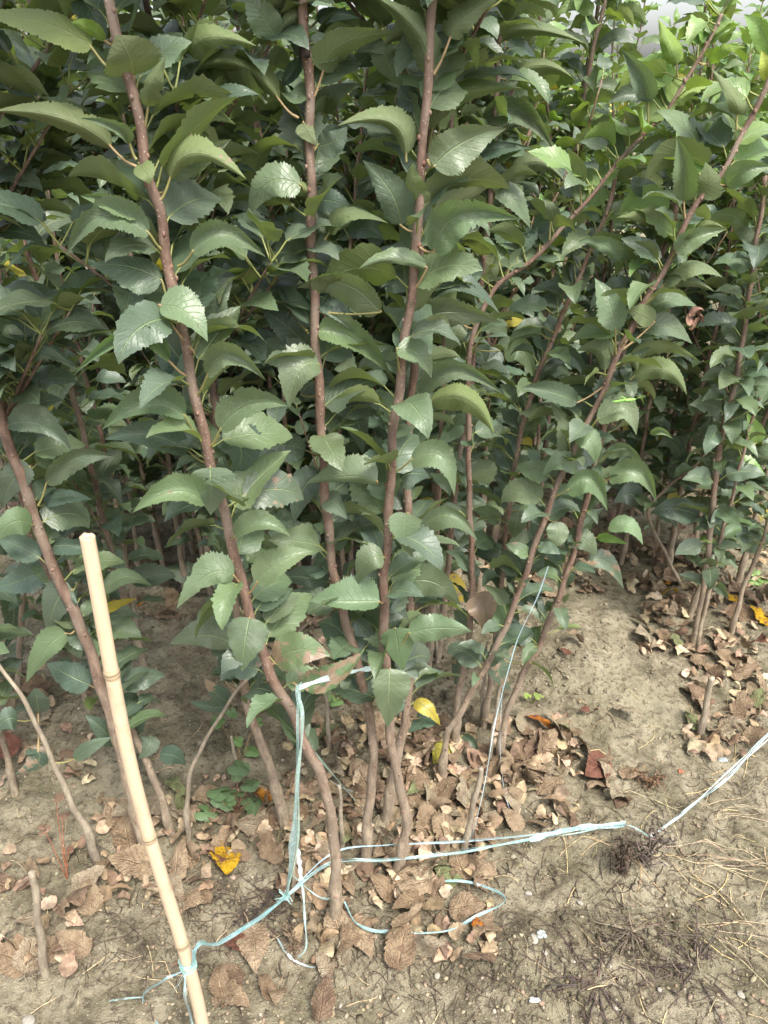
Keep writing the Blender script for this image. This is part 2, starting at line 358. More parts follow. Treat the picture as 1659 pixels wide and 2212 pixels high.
# ------------------------------------------------------------------ traced saplings (picture points in a 1659 x 2212 frame; bases stand on the ground)
def stem_pts(pts, lean=0.0, Y0=None):
    base=gpt(*pts[-1]); Y=Y0 if Y0 else base[1]
    out=[]
    for (x,y) in pts[:-1]:
        p=at_depth(x,y,Y); p=at_depth(x,y,Y+lean*p[2]); out.append(p)
    out.append(base-np.array((0,0,.02)) if Y0 is None else at_depth(*pts[-1],Y))
    return np.array(out[::-1])   # bottom up
def stem_col(z):     # bark colour with age: grey-tan low, red-brown shoots high
    k=np.clip((z-.05)/.5,0,1)[:,None]
    return np.array((.29,.24,.175))*(1-k)+np.array((.168,.108,.082))*k
def build_stem(mb,P,r0,r1,sides=12,graft=None,dead=False,knots=True):
    n=len(P); d=np.concatenate([[0],np.cumsum(np.linalg.norm(np.diff(P,axis=0),axis=1))])
    R=r0+(r1-r0)*(d/d[-1])
    Pc,Rc=catmull(P,R*(.90-.16*d/d[-1]),8)
    dc=np.concatenate([[0],np.cumsum(np.linalg.norm(np.diff(Pc,axis=0),axis=1))])
    Pc=Pc+np.stack([.0012*np.sin(dc*55+r0*900),.0012*np.cos(dc*47),0*dc],-1)
    if knots: Rc=Rc*(1+.07*np.maximum(0,np.sin(dc*140+r0*3000))**6+.04*np.sin(dc*33))
    if graft is not None: Rc=Rc*(1+.32*np.exp(-((Pc[:,2]-graft)/.022)**2)+.12*(Pc[:,2]<graft))
    V0=mb.n; tube(mb,Pc,Rc,sides,(1,1,1),0,True,.03)
    c=np.ones((len(mb.V[-1]),4)); zz=mb.V[-1][:,2]
    c[:,:3]=(np.array((.29,.25,.19)) if dead else stem_col(zz)); mb.C[-1]=c
    return Pc,Rc
def split_local(mbV,base):
    return mbV
class Hero:
    pass
heroes=[]
def hero(pts,r0,r1,label,lean=0.0,Y0=None,graft=.09,kind='sapling',dead=False,rz=0,foliage_ok=True):
    h=Hero(); P=stem_pts(pts,lean,Y0); h.base=P[0].copy(); h.base[2]=max(h.base[2],0) if Y0 is None else h.base[2]
    h.base=P[0]+np.array((0,0,.02)) if Y0 is None else P[0]
    h.root=empty('apple_'+kind if kind=='sapling' else kind, tuple(h.base), label, 'sapling' if kind=='sapling' else kind.replace('_',' '), 'apple saplings of the front cluster' if kind=='sapling' else None)
    gz=P[0][2]+.02+graft if graft else None
    mb=MB(); h.P,h.R=build_stem(mb,P,r0,r1,12,gz,dead)
    h.pruned=0
    h.stem=mb; h.dead=dead
    h.fol=MB(); h.twigs=mb
    h.foliage_ok=foliage_ok
    h.scr=np.array([((np.dot(p-CAM,RIGHT)/np.dot(p-CAM,FWD))*FV+829.5, 1106-(np.dot(p-CAM,UP)/np.dot(p-CAM,FWD))*FV) for p in h.P])
    heroes.append(h); return h
def mesh_local(mb,base):
    mb.V=[v-np.asarray(base) for v in mb.V]

A=hero([(228,-20),(255,75),(285,200),(305,290),(318,370),(345,450),(355,545),(380,640),(395,720),(410,800),(425,870),(445,960),(462,1030),(485,1110),(510,1210),(535,1310),(560,1390),(584,1455),(626,1530),(661,1610),(701,1698),(720,1800),(725,1880),(723,2000)],.0105,.0066,'tall apple sapling whose stem leans from the twine knot up to the upper left',graft=.11)
B=hero([(655,-20),(660,100),(668,200),(670,300),(672,400),(672,500),(678,620),(683,760),(692,880),(697,980),(705,1100),(716,1200),(726,1260),(753,1363),(777,1451),(791,1510),(804,1582),(805,1670),(797,1742),(793,1797),(791,1872)],.0098,.0068,'straight apple sapling with a blackened pruned tip, between the two leaning stems',graft=.10)
C=hero([(937,-20),(925,150),(915,300),(905,430),(899,540),(888,640),(875,730),(862,840),(850,930),(843,1050),(837,1160),(829,1270),(831,1391),(836,1480),(841,1570),(853,1650),(869,1722),(879,1785),(869,1829),(855,1896)],.0102,.0062,'foremost middle apple sapling with a smooth pinkish stem crooked near the ground',graft=.09)
A2=hero([(470,1000),(490,1120),(500,1210),(508,1290),(516,1370),(522,1447),(532,1510),(546,1562),(574,1630),(598,1710),(618,1785)],.0112,.007,'sapling stem rising just behind and left of the tall left leaning one',graft=.11)
C2=hero([(925,330),(905,600),(893,800),(881,950),(880,1100),(883,1200),(886,1291),(887,1391),(881,1510),(869,1590),(849,1678),(829,1785)],.0108,.006,'apple sapling standing directly behind the foremost middle stem',graft=.10)
D=hero([(1685,130),(1655,185),(1600,300),(1565,365),(1510,430),(1470,510),(1430,590),(1395,650),(1340,750),(1310,830),(1270,910),(1235,980),(1195,1070),(1149,1199),(1114,1299),(1069,1404),(1029,1474),(989,1549),(964,1594),(955,1685)],.0082,.0046,'apple sapling arching far over to the upper right, thin twine on its stem',graft=.06)
E=hero([(1500,330),(1470,420),(1440,520),(1410,600),(1370,700),(1340,780),(1319,862),(1299,942),(1279,1032),(1264,1092),(1239,1194),(1209,1284),(1169,1384),(1129,1459),(1104,1519),(1089,1564),(1079,1640)],.0084,.0048,'apple sapling leaning right just behind the far arching one, bare lower stem',graft=.06)
F_=hero([(-60,700),(-20,840),(20,960),(50,1040),(75,1120),(105,1200),(135,1270),(165,1330),(195,1410),(215,1470),(240,1550),(265,1640),(290,1740),(318,1835)],.0125,.0095,'thick stemmed apple sapling leaning left behind the bamboo stake',graft=.12)
F2=hero([(30,1000),(60,1130),(100,1230),(150,1310),(200,1400),(250,1500),(300,1610),(340,1700),(372,1800)],.0085,.006,'slender sapling behind the bamboo stake with a kinked foot',graft=.05)
G=hero([(1560,30),(1535,80),(1450,228),(1400,280),(1320,370),(1245,460),(1150,560),(1060,635),(1015,760),(1012,900),(1014,1080),(1020,1250),(1010,1400),(990,1500),(985,1612)],.0088,.0032,'apple sapling whose long upper shoot slants far out to the right',graft=.08)
S12=hero([(1345,330),(1312,450),(1269,557),(1219,672),(1169,792),(1145,860),(1129,922),(1110,1010),(1095,1130),(1085,1250),(1070,1380),(1058,1480),(1043,1570)],.0072,.0042,'slender sapling slanting right between the two far arching ones and the middle',graft=.06)
S13=hero([(1082,60),(1075,130),(1068,300),(1058,450),(1040,600),(1027,720),(1014,860),(990,1000),(975,1150),(960,1300),(945,1420)],.0095,.006,'upright sapling right of the middle stem, one row back',graft=.08)
S14=hero([(1002,-20),(994,90),(982,180),(975,330),(968,500),(962,700),(955,900),(945,1100),(935,1300),(925,1440)],.0095,.006,'upright sapling half hidden by leaves right of the foremost middle stem',graft=.08)
S15=hero([(1310,-20),(1304,15),(1274,140),(1254,260),(1239,375),(1225,520),(1210,680),(1190,860),(1170,1040),(1150,1210)],.0098,.0062,'sapling with a forked node standing behind the long slanting shoot',graft=.08)
S16=hero([(1655,380),(1629,557),(1614,667),(1599,767),(1584,842),(1569,892),(1550,1000),(1530,1190),(1514,1309),(1497,1402)],.0098,.006,'upright sapling near the right edge with a bare grey foot',graft=.08)
S17=hero([(1700,770),(1654,827),(1604,880),(1554,942),(1504,1002),(1440,1055),(1400,1110),(1440,1200),(1478,1262)],.006,.0035,'thin bent sapling at the right crossing behind others',graft=None)
S18=hero([(1640,860),(1610,960),(1580,1080),(1560,1150),(1545,1230),(1529,1290),(1515,1350),(1506,1406)],.0065,.004,'small bright topped sapling rising beside the right edge one',graft=None)
S19=hero([(1660,1120),(1640,1190),(1609,1259),(1595,1310),(1579,1370)],.0085,.006,'short sapling with a grey foot at the far right by the yellow leaves',graft=None)
H1=hero([(-60,200),(5,282),(55,322),(100,370),(140,410),(180,448),(240,485),(290,570),(330,700),(352,900),(375,1080),(392,1210),(402,1285)],.0095,.0042,'sapling whose slim shoot bends out to the upper left corner',graft=.07)
K1=hero([(40,330),(70,445),(100,520),(150,640),(185,740),(235,860),(265,970),(285,1100),(300,1240)],.008,.0045,'slim sandy coloured shoot showing through the shade at the left',graft=.05)
K2=hero([(40,1130),(50,1260),(45,1360),(40,1450),(36,1500)],.009,.007,'shaded stem standing at the left edge behind the leaning sapling',graft=None)
# shoots and cut stumps without crowns
T1=hero([(-30,1385),(0,1440),(45,1500),(90,1590),(130,1680),(158,1740),(190,1800),(213,1868)],.0085,.0035,'thin grey shoot slanting out of a stout rough foot at the left edge',graft=.10,kind='leaning_shoot',dead=True)
T2=hero([(701,1319),(600,1400),(526,1475),(480,1540),(430,1625),(410,1680),(404,1740),(405,1815)],.006,.002,'dark thin shoot crossing low from the small grey stump up to the right',graft=.08,kind='leaning_shoot',dead=True)
T3=hero([(70,1885),(78,1940),(84,2000),(95,2105)],.0085,.0072,'grey cut stump with torn top in the lower left corner',graft=None,kind='cut_stump',dead=True)
T4=hero([(1536,1462),(1530,1500),(1522,1540),(1513,1592)],.0095,.0085,'short grey stump standing alone on the right',graft=None,kind='cut_stump',dead=True)
T5=hero([(1040,1660),(1034,1690),(1019,1756),(999,1850)],.0085,.0062,'bare cut stump wrapped by white twine right of the crossed stems',graft=None,kind='cut_stump',dead=True)
T6=hero([(702,1490),(708,1550),(709,1616)],.0062,.005,'small forked stump behind the tall leaning stem',graft=None,kind='cut_stump',dead=True)
T7=hero([(733,1695),(737,1760),(739,1832)],.0055,.0045,'thin stump between the two central stems',graft=None,kind='cut_stump',dead=True)
T8=hero([(636,1475),(641,1540),(646,1620),(642,1700),(638,1800),(630,1945)],.0042,.0025,'dark dead shoot wrapped in pale twine',graft=None,kind='leaning_shoot',dead=True)
T9=hero([(1084,1470),(1072,1530),(1063,1590),(1056,1640)],.006,.0045,'thin grey stump in front of the bare leaning stem',graft=None,kind='cut_stump',dead=True)
T10=hero([(283,1255),(290,1320),(302,1385)],.008,.0065,'pale stump in the shade right of the bamboo tip',graft=None,kind='cut_stump',dead=True)
T11=hero([(498,1590),(510,1640),(528,1690)],.0055,.0035,'small mossy stump among the green weed leaves',graft=None,kind='cut_stump',dead=True)
T13=hero([(941,1352),(943,1390),(945,1432)],.006,.0045,'small pale stump behind the yellow and brown hanging leaves',graft=None,kind='cut_stump',dead=True)
T14=hero([(1052,1388),(1046,1470),(1038,1562)],.0055,.003,'thin dark shoot rising between the two leaning stems',graft=None,kind='leaning_shoot',dead=True)
T15=hero([(1098,1310),(1092,1380),(1083,1450)],.0052,.003,'slim grey shoot behind the bare leaning stem at the mound',graft=None,kind='leaning_shoot',dead=True)
T16=hero([(612,1320),(618,1370),(622,1430)],.005,.0035,'thin shaded shoot by the orange and red leaves',graft=None,kind='leaning_shoot',dead=True)
T12=hero([(393,1170),(396,1210),(398,1250)],.008,.0075,'far pale stump in the dark gap above the shaded soil',graft=None,kind='cut_stump',dead=True)

# leaves traced from the picture, four across; [petiole start or None, blade base, midrib middle, tip, half width on the left of travel, right, code]
REG={1:(0,0),2:(829.5,0),3:(0,542),4:(829.5,542),5:(0,1084),6:(829.5,1084)}
U,Dn,Lt,Dk='U','D','L','K'
TR={1:[
((505,320),(395,205),(180,95),(-130,60),70,60,'D'),(None,(452,175),(370,115),(305,98),20,35,'DB'),((570,440),(578,325),(556,240),(500,150),115,125,'D'),
((560,470),(600,340),(700,230),(790,140),95,100,'L2'),((630,580),(640,460),(655,370),(715,240),40,55,'D'),((590,720),(480,635),(260,510),(-30,480),45,70,'D'),
((590,690),(560,620),(500,555),(345,510),20,35,'U'),((600,720),(600,705),(632,745),(645,795),42,45,'D'),((695,870),(735,770),(850,660),(1065,775),80,40,'D'),
(None,(700,760),(850,690),(1000,600),70,60,'L2'),((690,1090),(645,1010),(440,935),(285,1110),55,80,'L'),((640,980),(620,930),(480,870),(345,845),45,30,'U'),
((110,640),(115,530),(115,440),(140,335),70,65,'U'),((235,760),(230,720),(170,640),(120,575),35,45,'U'),((240,780),(240,730),(260,650),(340,575),25,35,'D'),
((350,890),(320,870),(200,825),(88,855),32,32,'K'),(None,(-40,330),(90,270),(210,195),50,50,'L'),(None,(-20,600),(20,690),(40,800),50,45,'U'),
(None,(330,-30),(400,60),(460,190),60,60,'K'),((1290,510),(1205,430),(1000,270),(750,345),35,65,'D'),(None,(735,345),(757,430),(775,525),70,60,'K2'),
(None,(840,255),(900,160),(1110,200),60,55,'D2'),(None,(830,580),(890,490),(1020,540),40,45,'D2'),(None,(900,450),(1000,395),(1120,410),38,35,'K2'),
(None,(760,790),(620,760),(500,690),75,80,'U2'),(None,(1190,160),(1130,60),(1055,-30),70,60,'L'),((1350,450),(1395,310),(1480,190),(1720,140),80,65,'D'),
(None,(1320,360),(1280,420),(1215,400),30,35,'U'),((1350,640),(1310,530),(1330,570),(1372,632),30,40,'D'),((1350,660),(1375,625),(1440,610),(1500,545),50,60,'U'),
((1355,900),(1350,835),(1270,815),(1175,860),30,30,'D'),((1320,820),(1300,800),(1160,790),(1075,940),75,75,'L'),(None,(1310,750),(1220,715),(1130,745),30,30,'L2'),
((1350,900),(1365,870),(1440,870),(1525,910),50,50,'K'),((1370,1090),(1420,1010),(1500,920),(1680,965),35,45,'D'),((770,1150),(830,1090),(960,1010),(1150,1111),60,60,'L'),
(None,(1300,1060),(1150,990),(990,985),40,45,'K2'),(None,(1310,1090),(1200,1060),(1100,1050),25,35,'D2'),(None,(1300,250),(1250,330),(1215,370),30,30,'K'),
(None,(520,1100),(560,1040),(620,1060),50,50,'K2'),(None,(560,330),(470,330),(360,390),30,45,'D2'),(None,(1160,240),(1210,260),(1270,330),50,40,'D2'),
(None,(740,1040),(700,900),(800,820),90,90,'K2'),(None,(980,30),(880,20),(790,70),50,50,'D2'),(None,(1370,90),(1440,60),(1560,80),30,35,'K'),
(None,(1330,90),(1270,70),(1190,160),30,40,'D'),(None,(1400,490),(1440,410),(1560,360),60,50,'D2'),(None,(1500,1000),(1590,990),(1659,1040),40,40,'K2')],
2:[((210,330),(190,315),(140,130),(-70,-30),60,70,'D'),((215,320),(285,165),(350,70),(520,-30),60,55,'D'),((190,685),(240,560),(300,410),(600,382),75,60,'D'),
((100,700),(95,670),(20,525),(-205,545),30,75,'D'),((188,692),(215,720),(350,610),(530,555),80,100,'L'),(None,(430,510),(590,480),(730,645),50,60,'U'),
(None,(330,270),(560,130),(870,190),65,40,'D2'),(None,(555,335),(680,280),(820,340),30,50,'D2'),(None,(540,785),(650,695),(785,790),45,55,'D2'),
(None,(340,695),(470,640),(650,640),40,50,'K'),((165,1050),(215,1090),(330,930),(595,950),75,85,'L'),((172,905),(175,890),(120,800),(125,700),30,60,'D'),
((180,880),(185,870),(260,850),(335,855),30,28,'U'),(None,(318,800),(365,780),(420,780),22,22,'DB'),(None,(70,970),(30,830),(-95,690),65,75,'U'),
(None,(380,865),(430,800),(420,720),50,50,'K'),(None,(480,815),(560,860),(632,985),50,45,'U'),(None,(985,770),(1060,735),(1147,722),30,38,'D'),
((850,880),(850,790),(835,710),(790,640),32,32,'D'),((700,1030),(720,955),(725,905),(685,860),30,30,'U'),((1045,700),(1045,630),(1085,550),(1030,475),45,45,'D'),
((1000,740),(1005,680),(1000,600),(965,530),32,35,'U'),((1240,450),(1245,450),(1300,380),(1447,357),50,50,'DB'),((1270,330),(1265,275),(1230,190),(1185,80),40,45,'DB'),
((1145,560),(1140,440),(1110,330),(1022,210),50,50,'U'),((1400,700),(1390,670),(1290,540),(1175,478),40,55,'U'),(None,(1395,190),(1385,120),(1350,58),30,30,'UB'),
(None,(1400,190),(1430,120),(1472,58),25,30,'DY'),(None,(1400,190),(1450,150),(1507,118),13,13,'UB'),((1370,870),(1365,850),(1405,790),(1388,700),60,60,'D'),
((1290,955),(1295,870),(1300,740),(1265,590),50,50,'U'),((1525,560),(1525,495),(1515,430),(1412,295),40,45,'D'),(None,(1475,800),(1560,735),(1680,720),45,50,'L'),
((1180,1111),(1200,1065),(1185,960),(1005,940),45,70,'D'),(None,(1050,1130),(950,1060),(838,1043),32,42,'L'),((1250,1100),(1260,1090),(1350,1025),(1480,990),42,42,'L'),
(None,(1700,745),(1610,690),(1530,660),30,32,'U'),(None,(1665,235),(1625,130),(1553,62),50,50,'UB'),(None,(1650,350),(1650,280),(1630,215),30,30,'DY'),
(None,(1405,270),(1470,215),(1562,205),28,30,'DB'),(None,(40,190),(10,260),(90,380),60,60,'L2'),(None,(240,190),(270,290),(150,370),70,60,'L2'),
(None,(50,420),(120,440),(200,520),60,50,'K2'),(None,(720,560),(650,480),(560,520),45,45,'D2'),(None,(900,260),(925,200),(975,200),35,35,'D2'),
(None,(1380,650),(1470,620),(1530,660),35,35,'D'),(None,(760,620),(700,590),(640,640),30,40,'K2'),(None,(1180,830),(1100,800),(1080,760),40,40,'K2'),
(None,(800,980),(870,920),(890,960),30,30,'D'),(None,(640,1000),(720,960),(790,1040),40,40,'K2'),(None,(1160,720),(1110,860),(960,870),60,60,'D2'),
(None,(1560,1000),(1500,930),(1380,950),40,40,'U2'),(None,(1340,1010),(1400,970),(1478,990),20,20,'D')],
3:[(None,(-60,30),(120,60),(242,178),55,70,'U'),((0,570),(65,495),(180,415),(322,518),45,55,'U'),(None,(12,560),(100,520),(182,592),35,35,'K'),
(None,(-40,240),(80,212),(176,262),25,22,'K'),((10,750),(30,755),(180,755),(310,870),85,40,'U'),(None,(90,690),(180,655),(272,642),45,30,'K'),
((165,1100),(200,1005),(330,895),(497,892),40,55,'U'),((135,940),(130,930),(50,1000),(10,1115),60,65,'U'),((165,1100),(190,1090),(280,1060),(402,1075),32,32,'K'),
((730,220),(700,130),(560,70),(385,62),90,50,'U'),(None,(850,350),(900,230),(1010,110),90,90,'U2'),((840,440),(690,240),(800,265),(898,394),90,50,'L'),
((800,548),(730,475),(560,375),(318,537),30,50,'L'),(None,(840,560),(750,430),(640,300),90,80,'K2'),((855,625),(895,540),(990,450),(1152,564),60,50,'L'),
((852,795),(800,715),(630,665),(438,775),40,85,'L'),((885,935),(815,865),(640,795),(452,815),50,65,'K'),((920,850),(950,775),(1080,665),(1252,672),85,50,'L'),
((920,850),(945,800),(1040,860),(1000,985),100,60,'K'),((915,950),(908,935),(912,1020),(910,1142),95,85,'L'),((935,1100),(890,1090),(750,1040),(572,1132),40,75,'L'),
((1385,500),(1380,490),(1290,520),(1250,684),60,100,'L'),((1340,250),(1640,265),(1480,140),(1283,160),80,50,'L'),((1370,350),(1375,350),(1520,375),(1700,545),70,50,'U'),
((1350,190),(1355,185),(1450,240),(1541,358),50,50,'K'),((1330,350),(1250,250),(1130,165),(1000,225),45,50,'K2'),(None,(1212,467),(1120,385),(1003,412),28,50,'K2'),
(None,(1340,420),(1230,320),(1130,255),60,65,'K2'),(None,(1750,722),(1600,685),(1443,731),25,80,'L'),((1630,1000),(1630,995),(1500,975),(1325,1006),25,90,'L'),
(None,(1390,960),(1310,1030),(1270,1180),60,65,'K'),(None,(1005,1065),(1090,1000),(1207,980),50,40,'K2'),(None,(1320,860),(1200,840),(1075,890),65,50,'K2'),
(None,(1300,620),(1390,560),(1480,640),60,60,'K2'),(None,(600,610),(680,560),(780,540),60,50,'K2'),(None,(1480,660),(1540,720),(1570,880),60,80,'K2'),
(None,(700,1000),(800,960),(850,900),60,50,'K2'),(None,(760,640),(880,650),(960,680),35,35,'K2'),(None,(1000,1030),(980,1080),(1050,1180),60,60,'K'),(None,(560,260),(600,190),(520,130),50,50,'K2')],
4:[((130,310),(180,235),(320,150),(499,270),70,25,'U'),((125,320),(145,340),(260,265),(510,310),65,75,'L'),((100,180),(185,75),(30,35),(-112,82),20,50,'L'),
(None,(330,310),(305,360),(265,442),45,45,'U'),(None,(340,290),(430,262),(510,318),28,30,'U'),(None,(395,-10),(445,50),(487,137),55,55,'D'),
((80,720),(150,640),(300,520),(514,620),50,40,'L'),((95,545),(55,425),(150,450),(205,550),60,40,'L'),((120,725),(200,650),(360,640),(477,792),50,60,'D'),
(None,(520,450),(600,435),(648,558),50,50,'U'),((940,560),(835,655),(720,610),(595,590),38,50,'U'),((1000,450),(1000,340),(975,230),(910,117),60,55,'L'),
((1000,430),(1165,310),(1110,270),(1043,258),45,45,'D'),((1110,230),(1205,150),(1330,65),(1463,115),25,45,'D'),((1110,230),(1205,157),(1310,130),(1430,178),25,25,'D'),
(None,(1150,262),(1230,215),(1352,240),50,32,'L'),((945,570),(955,515),(930,430),(828,432),30,60,'D'),((1000,520),(1055,465),(1200,405),(1364,476),20,38,'D'),
((1020,595),(1075,545),(1215,515),(1309,624),50,40,'D'),(None,(1120,330),(1220,325),(1332,402),60,42,'L'),(None,(790,930),(790,790),(715,650),50,60,'U'),
((850,850),(920,730),(1040,680),(1090,797),60,50,'L'),((830,830),(830,805),(895,830),(915,922),50,40,'L'),((815,950),(830,955),(760,915),(684,972),30,50,'L'),
((890,900),(960,885),(1040,855),(1120,918),25,35,'U'),((900,1010),(970,985),(1100,955),(1178,1090),50,50,'L'),(None,(690,1005),(590,970),(480,976),42,42,'K'),
((55,965),(115,905),(250,890),(304,1060),60,60,'L'),(None,(240,850),(180,830),(108,770),42,42,'D'),(None,(1240,985),(1280,890),(1213,798),45,45,'K'),
(None,(1610,830),(1600,770),(1566,700),32,40,'UB'),(None,(1540,975),(1570,925),(1647,967),45,42,'UB'),(None,(1625,512),(1570,430),(1495,390),38,40,'U'),
(None,(1350,850),(1390,790),(1417,708),38,38,'U'),(None,(1445,1015),(1480,980),(1530,1025),40,40,'U'),((745,1060),(790,1035),(900,990),(965,1125),40,60,'L'),
(None,(1150,790),(1200,778),(1247,813),15,17,'L'),(None,(600,950),(520,900),(440,885),40,40,'L2'),(None,(460,640),(510,625),(580,655),30,30,'K2'),
(None,(250,530),(120,560),(80,500),50,50,'K'),(None,(330,720),(270,700),(190,690),25,30,'D2'),(None,(20,20),(-30,90),(20,160),50,50,'K2'),
(None,(500,430),(460,470),(400,500),40,40,'K2'),(None,(60,1000),(120,960),(200,980),60,60,'K'),(None,(420,900),(440,970),(445,1010),50,60,'L2'),
(None,(700,480),(800,450),(880,560),40,40,'K2'),(None,(1100,1090),(1060,1050),(990,1090),50,50,'K2'),(None,(1460,890),(1540,860),(1620,880),25,25,'K2'),(None,(900,110),(840,60),(760,160),50,50,'D2')],
5:[((1042,355),(1012,320),(900,315),(763,462),50,80,'L'),(None,(860,300),(780,300),(703,290),50,40,'U'),((1005,160),(1012,152),(1130,95),(1262,156),60,25,'L'),
((1075,395),(1110,350),(1210,260),(1354,214),70,50,'L'),((1080,500),(1078,500),(1060,600),(1045,734),90,80,'L'),((1000,640),(1000,612),(880,580),(733,616),50,90,'U'),
((1120,600),(1190,700),(1290,640),(1432,667),80,70,'Ub'),((1265,780),(1310,795),(1440,765),(1577,638),70,35,'Un'),((1665,440),(1640,432),(1500,430),(1338,430),35,105,'L'),
((1665,240),(1658,240),(1590,255),(1545,360),50,60,'L'),((280,400),(312,378),(245,430),(207,580),70,70,'U'),((320,560),(285,568),(195,640),(113,783),45,62,'L'),
(None,(112,640),(60,650),(6,672),20,38,'U'),((415,820),(388,792),(290,745),(200,698),60,60,'K'),((215,290),(200,290),(90,340),(-40,375),60,60,'K'),
((180,180),(205,190),(310,190),(440,215),30,40,'K'),(None,(450,390),(540,325),(657,366),40,32,'U'),(None,(400,485),(500,440),(592,418),15,25,'Y'),
((165,1080),(165,915),(160,860),(150,802),50,50,'K'),((120,950),(75,945),(30,940),(-20,995),50,45,'K'),((520,1060),(500,1050),(440,980),(368,922),40,45,'K'),
((240,1120),(320,1112),(400,1055),(487,1017),32,30,'U'),((1000,870),(990,868),(935,830),(880,760),30,42,'Kb'),(None,(1000,885),(900,885),(818,862),22,28,'K'),
(None,(1000,780),(960,710),(950,660),25,25,'K'),((1460,320),(1420,350),(1310,325),(1200,330),40,50,'K'),((1480,420),(1440,470),(1540,520),(1622,592),50,60,'K'),
((140,90),(138,100),(50,90),(-40,185),60,60,'L'),(None,(1080,400),(1130,430),(1150,480),60,60,'K'),(None,(1130,780),(1150,740),(1100,800),30,30,'K'),
(None,(1510,620),(1590,640),(1650,680),40,50,'K'),(None,(30,380),(60,480),(20,640),60,50,'K2'),(None,(240,130),(180,180),(100,160),50,50,'K2'),
(None,(650,1010),(640,1060),(600,1110),40,45,'U'),(None,(1090,790),(1130,820),(1100,900),35,30,'Y'),(None,(690,1090),(760,1100),(800,1140),40,40,'K'),
(None,(120,1060),(170,1110),(60,1180),40,50,'Kb'),(None,(960,760),(1010,720),(1030,680),25,30,'K'),(None,(1200,430),(1150,500),(1160,560),40,40,'K2')],
6:[((30,190),(100,50),(90,120),(122,242),70,65,'L'),((100,170),(160,110),(290,60),(404,170),40,60,'L'),(None,(40,350),(110,270),(206,204),50,50,'L2'),
((55,350),(95,350),(220,350),(330,448),70,65,'L'),((55,645),(105,570),(240,545),(384,563),60,52,'L'),((0,560),(48,545),(60,620),(82,733),70,60,'L'),
((15,740),(25,720),(22,820),(14,978),85,68,'L'),(None,(365,640),(330,690),(308,808),50,40,'Kb'),(None,(385,635),(425,655),(440,702),25,30,'K'),
((390,380),(400,395),(440,470),(435,572),50,70,'N'),(None,(255,335),(310,380),(372,432),50,50,'Yb'),((655,225),(650,222),(590,185),(510,277),50,60,'L'),
(None,(520,262),(450,230),(356,210),32,36,'K'),(None,(745,85),(748,150),(722,200),45,45,'L'),(None,(790,148),(870,165),(918,238),45,50,'U'),
(None,(580,35),(572,90),(560,158),45,45,'U'),(None,(970,115),(1060,105),(1119,188),40,32,'L'),((820,290),(880,262),(965,262),(1035,378),45,38,'Ub'),
(None,(920,155),(980,162),(1057,184),20,16,'UB'),((640,700),(530,690),(495,730),(552,822),50,50,'Ub'),(None,(130,866),(190,895),(244,967),30,32,'Y'),
((60,940),(230,920),(170,945),(104,1002),40,50,'K'),(None,(1300,325),(1320,400),(1340,492),50,50,'K'),(None,(1432,172),(1390,158),(1357,166),14,14,'UB'),
(None,(1400,50),(1430,90),(1475,165),60,60,'K'),(None,(1360,60),(1250,30),(1150,50),50,50,'K'),(None,(1640,200),(1590,150),(1500,120),60,60,'K'),(None,(340,1010),(380,1040),(410,1080),20,20,'U'),
(None,(300,350),(200,400),(130,440),50,50,'K'),(None,(500,440),(550,400),(640,480),40,40,'Kb'),(None,(0,470),(40,430),(110,520),40,40,'K'),(None,(700,170),(650,240),(710,330),50,50,'K'),(None,(480,340),(530,290),(560,380),40,40,'K'),
(None,(1540,700),(1550,680),(1530,610),20,20,'K'),(None,(450,560),(500,500),(600,540),35,35,'K')]}
def nearest(x,y,cands,dy=0):
    best=None
    for h in cands:
        d=np.hypot(h.scr[:,0]-x,(h.scr[:,1]-y)*(1.0)); i=int(d.argmin())
        if best is None or d[i]<best[0]: best=(d[i],h,i)
    return best
LIVE=[h for h in heroes if h.foliage_ok and 'sapling' in h.root.name]+[T1,T2]
